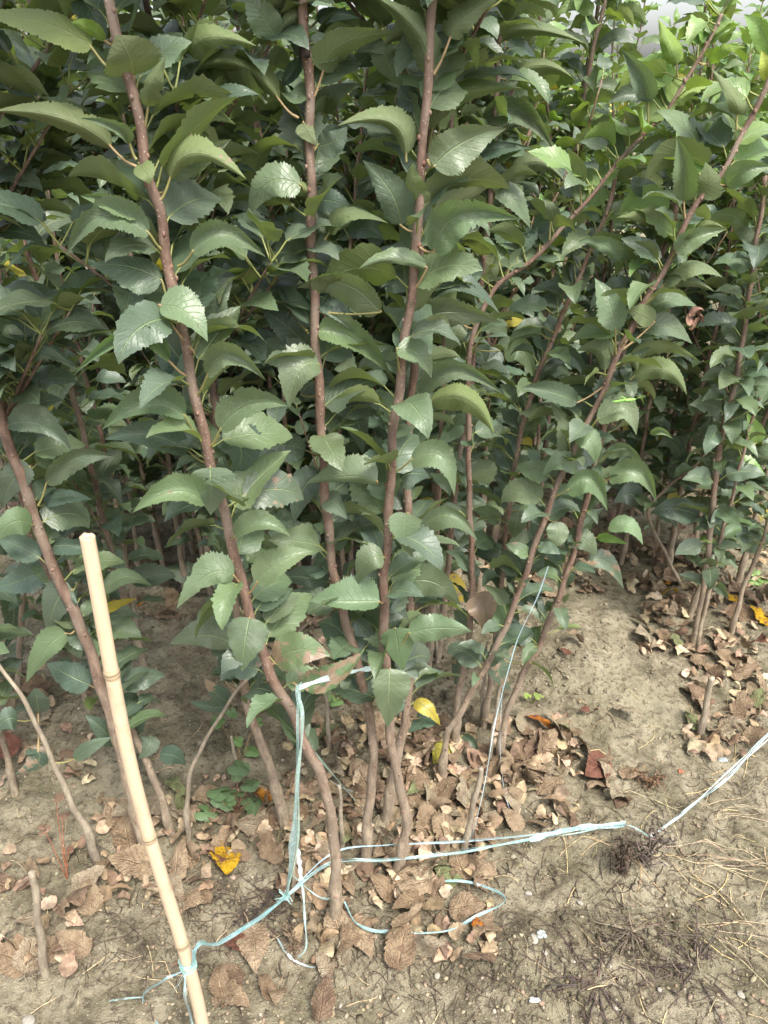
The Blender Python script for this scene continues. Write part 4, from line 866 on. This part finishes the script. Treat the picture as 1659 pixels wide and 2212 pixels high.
LM={'brown':litter_mat('dry brown leaf',(.37,.265,.165),(.50,.38,.25)),'dark':litter_mat('dark dead leaf',(.27,.185,.12),(.38,.27,.18)),
 'pale':litter_mat('faded tan leaf',(.52,.42,.29),(.46,.39,.27)),'yellow':litter_mat('yellow leaf',(.72,.42,.02),(.75,.50,.03),((.22,.10,.06),.56)),
 'orange':litter_mat('orange leaf',(.62,.22,.03),(.68,.30,.04),((.20,.07,.05),.56)),'red':litter_mat('reddish leaf',(.26,.12,.08),(.33,.15,.10)),
 'green':litter_mat('fading green leaf',(.27,.31,.14),(.33,.35,.18),((.30,.22,.12),.58)),'yellowgreen':litter_mat('yellow green leaf',(.42,.44,.07),(.5,.46,.08),((.28,.18,.09),.6))}
LMESH={}
LV=[litter_mesh(k,c) for k,c in enumerate([.3,.5,.7,.9,1.1,.4,.8,1.3,.6,.2])]
for nm,mt in LM.items():
    LMESH[nm]=[v.mesh('leaf_'+nm,[mt]) for v in LV]
WORDS=[('gently cupped',0),('folded',1),('curled',2),('strongly curled',3),('crumpled',4),('flat',5),('twisted',6),('rolled',7),('arched',8),('flat wide',9)]
def fall(x,y,col,label,group=None,L=.062,var=None,rz=None,dz=.0,tilt=.3,xyz=None):
    p=gpt(x,y) if xyz is None else xyz
    v=int(rng.integers(10)) if var is None else var
    o=link('fallen_leaf',LMESH[col][v]); e=.01
    gxn=-(hgt(p[0]+e,p[1])-hgt(p[0]-e,p[1]))/(2*e); gyn=-(hgt(p[0],p[1]+e)-hgt(p[0],p[1]-e))/(2*e)
    nrm=Vector((gxn+rng.uniform(-tilt,tilt),gyn+rng.uniform(-tilt,tilt),1)).normalized()
    q=nrm.to_track_quat('Z','Y'); 
    from mathutils import Quaternion
    q=q@Quaternion((0,0,1),rng.uniform(0,6.28) if rz is None else rz)
    o.rotation_mode='QUATERNION'; o.rotation_quaternion=q
    s=L; o.scale=(s,s,s); o.location=(p[0],p[1],p[2]+.001+dz)
    o['label']=label; o['category']='fallen leaf'
    if group: o['group']=group
    return o
spec=[(487,1878,'yellow','bright yellow fallen leaf with a brown lower half, alone on the soil',.075,0),(573,1737,'orange','small upright orange leaf above the green weed\'s right',.045,3),
(1160,1578,'orange','orange and dark red leaf lying right of the bare leaning stem',.062,1),(1283,1672,'red','large reddish brown leaf lying on the open soil right',.078,0),
(552,2063,'brown','largest brown fallen leaf, flat in front of the knot',.085,9),(1440,1297,'yellow','yellow and brown leaf in the right hand leaf bed',.05,4),(1572,1303,'yellow','speckled yellow leaf beside the short grey footed sapling',.06,5),
(1638,1342,'yellow','wide yellow leaf at the right edge of the picture',.07,5),(950,1642,'yellowgreen','yellow green leaf behind the crossed middle stems',.07,5),(1378,1383,'pale','long pale greenish leaf on top of the soil mound',.075,6),
(1350,1560,'pale','long whitish leaf lying on open soil right of the mound',.075,2),(617,1308,'orange','orange leaf in the shade beside a dark red one',.04,4),(640,1310,'red','dark red leaf beside the orange one in the shade',.05,4),
(303,1314,'orange','tiny orange leaf in the dark gap',.03,5),(600,1335,'yellowgreen','mottled yellow green leaf low in the shade, centre left',.05,5),(765,1520,'red','deep red leaf in the litter behind the central stems',.06,4),
(200,1920,'pale','tan leaf lying left of the bamboo stake',.07,1),(180,1960,'dark','dark brown leaf below the tan one at the left',.075,6),(290,1880,'brown','broad brown leaf just left of the bamboo stake',.085,0),(400,1885,'brown','pinkish brown leaf just right of the bamboo stake',.08,2),
(1010,1975,'brown','brown leaf inside the loose twine loop',.065,0),(880,1965,'brown','brown leaf left of the twine loop',.065,1),(760,2045,'brown','wide brown leaf under the twine loop',.075,4),(870,2060,'brown','tan brown leaf at the lower middle',.07,0),
(1030,2010,'orange','orange brown chip shaped leaf under the loop\'s right end',.032,9),(1260,1545,'red','small reddish leaf on the mound',.03,5),(1220,1418,'red','tiny red leaf beside the mound\'s brown leaf',.028,5),(1235,1395,'brown','brown leaf lying on the mound\'s crest',.055,3),
(700,2190,'dark','dark red brown leaf at the bottom edge',.07,2),(480,2140,'brown','reddish brown leaf at the bottom right of the stake',.055,4),(395,1735,'green','faded green leaf below the dark one by the stake',.05,5),(375,1712,'green','pale green leaf tucked at the slender stem\'s foot',.05,1),
(1455,1398,'green','pale green leaf at the stem foot right of the mound',.045,2),(1510,1480,'pale','pale green leaf lying left of the lone stump',.04,5),(1460,1320,'brown','large tan leaf left of the right hand stems',.065,9),(1590,1555,'brown','rolled brown leaf right of the lone stump',.06,7),(1640,1405,'red','purplish brown leaf at the right edge',.07,1),
(1440,1270,'orange','orange leaf at the far edge of the mound',.035,5)]
for x,y,c,lab,L,v in spec: fall(x,y,c,lab,None,L*1.12,v,dz=.014,tilt=.2)
zones=[ # x0,x1,y0,y1,count,place word
(620,930,1560,1780,36,'between the central stem feet'),(880,1260,1560,1790,46,'right of the crossed stems'),(620,1060,1780,1930,34,'around the central stem feet by the long twine'),
(640,1060,1930,2100,14,'in front of the long twine'),(170,470,1730,1960,20,'around the stake and the leaning stems'),(440,640,1680,1860,14,'under the green weed'),(1380,1659,1180,1420,44,'in the leaf bed at the right edge'),
(1120,1400,1150,1290,24,'on the shaded soil behind the mound'),(1480,1659,1420,1640,22,'beside the lone grey stump'),(0,170,1840,2100,8,'in the lower left corner'),(500,760,1280,1480,16,'in the shade behind the leaning stem'),(0,200,1450,1700,8,'on the soil at the left edge'),
(150,400,1200,1340,14,'in the dark gap behind the stake'),(1060,1500,1580,1740,16,'on the open soil right of the stumps'),(400,620,2040,2200,6,'near the bottom of the stake')]
tot=0
for (x0,x1,y0,y1,n,wd) in zones:
    for _ in range(n):
        k=rng.random(); c='brown' if k<.60 else ('dark' if k<.73 else ('pale' if k<.965 else ('green' if k<.985 else 'red')))
        v=int(rng.integers(10)); near=(y0+y1)/2
        fall(rng.uniform(x0,x1),rng.uniform(y0,y1),c,f'{WORDS[v][0]} {c} fallen leaf lying {wd}',f'fallen leaves lying {wd}',rng.uniform(.05,.085),v,dz=rng.uniform(-.003,.004),tilt=.42); tot+=1
print('fallen',tot)
# the uncounted litter: leaf scraps further back and crumbs underfoot
def merge_litter(name,pts,label,Lr,mats):
    mb=MB()
    for (x,y) in pts:
        v=LV[int(rng.integers(10))]; L=rng.uniform(*Lr); a=rng.uniform(0,6.28); ca,sa=math.cos(a),math.sin(a)
        V0=v.V[0]*L; t=rng.uniform(-.5,.5,2)
        V0=V0@np.array([[ca,sa,0],[-sa,ca,0],[0,0,1]]); V0[:,2]+=V0[:,0]*t[0]+V0[:,1]*t[1]
        V0+=np.array((x,y,hgt(x,y)+.004+rng.uniform(0,.01)))
        c=[(.34,.25,.16),(.26,.185,.12),(.42,.33,.22),(.18,.125,.08)][int(rng.integers(4))]
        mb.add(V0,leaf_faces(20,6),v.UV[0],vary(c))
    o=link(name,mb.mesh(name,mats)); o['kind']='stuff'; o['label']=label; o['category']='leaf litter'
pts=[(rng.uniform(-1.9,1.9),rng.uniform(1.95,3.9)) for _ in range(900)]
merge_litter('leaf_litter',pts,'brown leaf litter under the rows behind',(.045,.07),[DRY])
pts=[]
for (x0,x1,y0,y1,n,wd) in zones[:12]:
    for _ in range(int(n*4)): p=gpt(rng.uniform(x0,x1),rng.uniform(y0,y1)); pts.append((p[0],p[1]))
merge_litter('leaf_scraps',pts,'small torn scraps of dead leaf strewn on the soil',(.02,.045),[DRY])
# crumbs
mb=MB()
for _ in range(5200):
    x,y=rng.uniform(-100,1759),rng.uniform(1200,2300)
    p=gpt(x,y); r=abs(rng.normal(0,.0016))+.0012
    if noise.noise(Vector((p[0]*6,p[1]*6,3)))<-.15: continue
    c=(.34,.30,.23) if rng.random()<.08 else ((.24,.20,.14) if rng.random()<.6 else (.22,.17,.11))
    blob(mb,p+np.array((0,0,r*.3)),(r,r,r),vary(c,.2),0,.3,.8)
for _ in range(1500):
    cx=[(900,1400,50,60),(1250,1420,120,60),(760,1560,120,60),(1400,2050,260,120),(300,2000,200,90),(960,1500,40,50),(250,1480,170,110),(1000,2080,220,80)][int(rng.integers(8))]
    p=gpt(rng.normal(cx[0],cx[2]),rng.normal(cx[1],cx[3])); r=.0022+abs(rng.normal(0,.0028))
    blob(mb,p+np.array((0,0,r*.15)),(r,r,r),(1,1,1),1,.4,.7)
o=link('soil_crumbs',mb.mesh('soil_crumbs',[STONE,SOIL])); o['kind']='stuff'; o['label']='loose soil crumbs and grit'; o['category']='soil crumbs'
# thin dark rootlets and straw bits
mb=MB()
def bit(x,y,L,r,col,arch=.01,a=None):
    p=gpt(x,y); a=rng.uniform(0,6.28) if a is None else a; q=np.linspace(-.5,.5,6); cv=rng.uniform(-.6,.6)
    X=p[0]+L*q*math.cos(a)-cv*L*q*q*math.sin(a); Yv=p[1]+L*q*math.sin(a)+cv*L*q*q*math.cos(a)
    Z=[hgt(xx,yy)+.002 for xx,yy in zip(X,Yv)]; Z=np.array(Z)+arch*np.cos(q*math.pi)*rng.uniform(0,1)
    tube(mb,np.stack([X,Yv,Z],-1),np.full(6,r),4,vary(col,.25),0,False)
for _ in range(1500):
    c=[(1380,2000,190,130),(1280,2130,260,60),(800,2000,160,110),(560,1960,130,40),(300,2050,260,90),(1500,1750,160,120),(1100,1850,250,150)][int(rng.integers(7))]
    bit(rng.normal(c[0],c[2]),rng.normal(c[1],c[3]),rng.uniform(.01,.05),rng.uniform(.0003,.0009),(.075,.055,.042),.006)
for _ in range(50):
    bit(rng.normal(1480,200),rng.normal(1850,160),rng.uniform(.03,.11),rng.uniform(.0004,.0009),(.50,.38,.20),.008)
for _ in range(120):
    bit(rng.uniform(0,1659),rng.uniform(1500,2212),rng.uniform(.02,.06),rng.uniform(.0004,.0009),(.42,.33,.20),.006)
o=link('rootlet_litter',mb.mesh('rootlets',[TWIG])); o['kind']='stuff'; o['label']='fine dead rootlets and straw on the soil'; o['category']='plant debris'

# ------------------------------------------------------------------ dried weeds, straw, pebbles
def dead_weed(x,y,hh,n,label,col=(.085,.062,.045),spread=.03,clump=True):
    p=gpt(x,y); r=empty('dried_weed',tuple(p),label,'dried weed'); mb=MB(); lf=MB()
    for i in range(n):
        a=rng.uniform(0,6.28); hh_=hh*rng.uniform(.5,1.1); sp=rng.uniform(.3,1)*spread*2
        q=np.linspace(0,1,6)[:,None]
        P=np.array((math.cos(a),math.sin(a),0))*sp*q+np.array((0,0,1))*hh_*(q-.35*q**3)+rng.normal(0,.0025,(6,3))*q
        P=P-np.array((0,0,.004))
        tube(mb,P,np.linspace(.0024,.0008,6),5,vary(col,.25))
        if clump:
            for _ in range(9):
                c=P[int(rng.integers(1,6))]; pts=c+np.cumsum(np.vstack([np.zeros(3),rng.normal(0,.0045,(4,3))+np.array((0,0,-.002))]),0)
                ribbon(lf,pts,rng.uniform(.0007,.002),3,col,3)
    link('stalks',mb.mesh('stalks',[TWIG]),r)
    if clump: link('withered_leaves',lf.mesh('wl',[TWIG]),r)
dead_weed(1340,1885,.16,16,'tall blackish dried weed where the long twine bends',spread=.014)
dead_weed(1392,1862,.15,15,'grey dried weed just right of the twine bend',(.13,.105,.085),spread=.024)
dead_weed(1365,2010,.05,16,'flattened spiky dried weed on pale soil, lower right',(.12,.095,.07),spread=.06)
dead_weed(1400,1690,.05,8,'small brown dried weed right of the reddish leaf',(.16,.10,.06),spread=.02)
dead_weed(560,1965,.02,14,'dark shrivelled weed lying left of the knot',(.05,.04,.035),spread=.035)
dead_weed(1500,2090,.025,14,'low dark weed mat near the bottom right',(.08,.06,.05),spread=.06)
dead_weed(1290,2120,.02,14,'dark weed remains near the bottom middle right',(.08,.06,.05),spread=.06)
dead_weed(640,2050,.10,5,'thin dark dried weed standing under the knot',(.13,.09,.06),spread=.015)
def straw(x,y,n,label,Lr=(.08,.2),a0=0,col=(.36,.29,.19)):
    p=gpt(x,y); mb=MB()
    for _ in range(n):
        a=a0+rng.normal(0,.5); L=rng.uniform(*Lr); q=np.linspace(0,1,7)
        st=rng.normal(0,.012,2); X=st[0]+L*q*math.cos(a)+.01*np.sin(q*5+a*9); Yv=st[1]+L*q*math.sin(a)+.008*np.sin(q*4+a*5)
        Z=np.array([hgt(p[0]+xx,p[1]+yy)-p[2] for xx,yy in zip(X,Yv)])+.003+rng.uniform(.0,.03)*np.sin(q*math.pi)
        tube(mb,np.stack([X,Yv,Z],-1),np.linspace(.0008,.0004,7),5,vary(col,.3),0)
    o=link('straw_tuft',mb.mesh('straw',[TWIG])); o.location=tuple(p); o['label']=label; o['category']='dry grass'
straw(1655,1860,10,'golden dry grass sprawling at the right edge',a0=math.pi,Lr=(.08,.2))
straw(1440,1850,5,'straw stalks spreading right of the dried weed',a0=.1)
straw(1530,1760,5,'pale straw stalks lying below the taut right twine',a0=.4)
straw(1300,1720,3,'thin straw stalks on the soil below the reddish leaf',a0=-.2)
straw(1500,2000,6,'straw stalks near the flattened spiky weed',a0=-.7)
straw(400,2145,4,'thin bent straw stalk right of the bottom left soil',a0=2.2,Lr=(.06,.12),col=(.45,.34,.2))
straw(1230,1500,3,'thin twig like straw lying across the mound\'s right side',a0=-.5,Lr=(.12,.2),col=(.25,.18,.12))
pb=[(575,2230,.012),(1177,2060,.0085),(1152,2030,.011),(945,2110,.009),(1253,1953,.008),(62,2208,.017),(130,1955,.006),(1240,2078,.004),(1068,2185,.006),(1425,2140,.006),(1140,1932,.010),(735,2175,.006),(1600,2150,.008),(850,2050,.008),(1330,2180,.005),(915,2060,.007)]
plab=['pale stone at the bottom edge right of the stake','angular white stone chip at the lower middle','larger whitish stone chip above the angular one','oval pale shell like stone at the lower middle','pale rounded pebble left of the dried weeds','large pale stone in the bottom left corner','small pebble left of the stake','tiny white chip with a bluish side','small flat white chip near the bottom','small round pebble lower right','pale flat stone near the loop','small white chip near the bottom middle','pale pebble in the lower right corner','pale pebble beneath the loop','tiny pebble near the bottom right','pale chip below the loop']
for (x,y,r),lab in zip(pb,plab):
    mb=MB(); blob(mb,(0,0,r*.35),(r,r,r),(.27,.25,.21),0,.38,.42); me=mb.mesh('pebble',[STONE])
    o=link('pebble',me); o.location=tuple(gpt(x,y)); o['label']=lab; o['category']='pebble'; o['group']='pale pebbles on the soil'
    md=o.modifiers.new('s','SUBSURF'); md.levels=1; md.render_levels=1
for (x,y,wd,ht,lab,c) in [(1169,2020,.024,.02,'crumpled clear plastic scrap on the soil, lower middle',(.42,.45,.43)),(1155,2162,.026,.012,'small white plastic strip near the bottom',(.5,.52,.5)),(1560,1642,.03,.02,'bluish grey plastic scrap right of the red chip',(.45,.50,.52)),(870,2080,.02,.03,'thin white plastic sliver standing near the bottom middle',(.75,.76,.78)),(1470,1668,.016,.014,'reddish brown chip on the soil right',(.38,.15,.09))]:
    mb=MB(); n=8; V=[];
    for i in range(n+1):
        for j in range(n+1):
            V.append(((i/n-.5)*wd*.8*(1-.3*(j/n)),(j/n-.5)*ht*.8*(1-.4*abs(i/n-.3)),.003+.004*noise.noise(Vector((i*.6+x,j*.6,0)))+.002*noise.noise(Vector((i*1.7,j*1.7,x)))))
    mb.add(V,leaf_faces(n,n),None,c); o=link('plastic_scrap' if 'plastic' in lab else 'bark_chip',mb.mesh('scrap',[FILM if 'plastic' in lab else DRY])); o.location=tuple(gpt(x,y)); o['label']=lab; o['category']='plastic scrap' if 'plastic' in lab else 'chip'
    md=o.modifiers.new('s','SOLIDIFY'); md.thickness=.0006

# green seedling weed with lobed leaves, and a red-stemmed one
def lobed(mb,c,a,L,col,tilt):
    n=25; th=np.linspace(-math.pi*.86,math.pi*.86,n); r=L*(.55+.28*np.abs(np.cos(th*1.5))**1.0*np.where(np.abs(th)<1.2,1.3,1)+.05*np.cos(th*15))
    h=np.array((math.cos(a),math.sin(a),tilt)); h/=np.linalg.norm(h); s=np.array((-math.sin(a),math.cos(a),0)); z=np.cross(h,s)
    rim=[c+h*r[i]*math.cos(th[i])+s*r[i]*math.sin(th[i])*.85+z*(-.18*L*abs(math.sin(th[i]))) for i in range(n)]
    mid=[c+(v-c)*.5+z*.05*L for v in rim]
    V=np.array([c]+mid+rim); k=np.arange(1,n)
    uv=np.array([(.5,0)]+[(.5+.25*math.sin(t),.5) for t in th]+[(.5+.5*math.sin(t),1) for t in th])
    F=[np.stack([0*k,k+1,k],-1)[:-0 or None],np.stack([k,k+1,n+k+1,n+k],-1)]
    nrm=np.cross(V[2]-V[0],V[1]-V[0])
    if nrm[2]<0: F=[f[:,::-1] for f in F]
    mb.add(V,F,uv,vary(col,.15))
def weed(x,y,spots,label,stemcol,leafcol,L):
    p=gpt(x,y); r=empty('green_weed',tuple(p),label,'weed'); st=MB(); lf=MB()
    for (sx,sy,hz) in spots:
        q=gpt(sx,sy,0); tgt=at_depth(sx,sy,p[1]+(q[1]-p[1])*.5)-p; tgt[2]=max(tgt[2],.02)
        md=tgt*.5+np.array((0,0,.01)); P,R=catmull([np.array((0,0,-.004)),md,tgt],[.0012,.001,.0008],5); tube(st,P,R,5,stemcol)
        for _ in range(2): lobed(lf,tgt+rng.normal(0,.004,3),rng.uniform(0,6.28),L*rng.uniform(.7,1.15),leafcol,rng.uniform(-.3,.1))
    link('stems',st.mesh('stems',[TWIG]),r); link('foliage',lf.mesh('wl',[LEAF]),r)
weed(505,1770,[(470,1720,0),(505,1715,0),(540,1735,0),(452,1765,0),(540,1700,0),(520,1660,0)],'green lobed leaf weed growing behind the bamboo stake\'s right side',(.18,.10,.06),(.10,.17,.055),.031)
weed(520,1650,[(500,1540,0),(555,1560,0),(515,1600,0),(540,1620,0),(470,1550,0)],'light green seedling weed in front of the second leaning stem',(.2,.14,.07),(.13,.26,.06),.021)
weed(145,1900,[(120,1720,0),(135,1760,0),(95,1790,0),(150,1830,0)],'withered red leafed weed at the left',(.22,.09,.05),(.20,.08,.05),.014)
weed(735,1520,[(740,1495,0),(722,1530,0)],'small light green sprout by the forked stump',(.2,.2,.07),(.16,.27,.07),.02)
weed(1150,1520,[(1135,1515,0),(1160,1520,0)],'tiny yellow green sprout left of the mound',(.2,.2,.07),(.30,.36,.07),.015)
weed(1640,1260,[(1625,1230,0),(1648,1270,0),(1620,1280,0)],'light green weed at the right edge under the saplings',(.2,.2,.07),(.20,.32,.07),.024)

# browned scrap of leaf caught in the crown, and the green grasshopper
mb=MB(); c=at_depth(1503,684,D.base[1]-.01)
for k in range(4):
    v=LV[[3,4,7,2][k]]; V0=v.V[0]*.026; a=k*1.6; R3=np.array([[math.cos(a),0,math.sin(a)],[0,1,0],[-math.sin(a),0,math.cos(a)]]); mb.add(V0@R3,leaf_faces(20,6),v.UV[0],(.24,.14,.10))
o=link('withered_scrap',mb.mesh('ws',[DRY])); o.location=tuple(c); o['label']='curled brown scrap of dead leaf caught at a leaf tip of the arching sapling'; o['category']='dead leaf'
gp=at_depth(1350,868,D.base[1]-.045)
r=empty('grasshopper',tuple(gp),'small green grasshopper resting on a leaf of the arching sapling','grasshopper')
ax=at_depth(1384,862,D.base[1]-.045)-at_depth(1306,871,D.base[1]-.045); ax/=np.linalg.norm(ax); upv=np.array((0,-.3,.95))
mb=MB(); P=np.array([ax*t for t in (-.021,-.014,-.006,.004,.012,.016)]); tube(mb,P+upv*.003,[.0006,.0016,.0022,.0024,.0020,.0008],10,(.20,.42,.08)); link('body',mb.mesh('gb',[PET]),r)
mb=MB(); sd_=np.cross(ax,upv); 
for sgn in (-1,1):
    k0=ax*.002+upv*.003+sd_*.0018*sgn; kn=k0-ax*.008+upv*.006+sd_*.002*sgn; ft=kn-ax*.007-upv*.009
    tube(mb,np.array([k0,(k0+kn)/2,kn,(kn+ft)/2,ft]),[.0011,.0009,.0005,.0004,.0003],6,(.20,.40,.08))
    for t in (.006,.011): tube(mb,np.array([ax*t+upv*.002,ax*(t+.003)+sd_*.003*sgn+upv*.002,ax*(t+.004)+sd_*.004*sgn-upv*.003]),[.0005,.0004,.0003],5,(.22,.4,.1))
link('legs',mb.mesh('gl',[PET]),r)
mb=MB()
for sgn in (-1,1): tube(mb,np.array([ax*.016+upv*.0035,ax*.022+upv*.006+sd_*.001*sgn,ax*.030+upv*.007+sd_*.002*sgn]),[.0003,.0002,.0002],4,(.25,.4,.12))
link('antennae',mb.mesh('ga',[PET]),r)
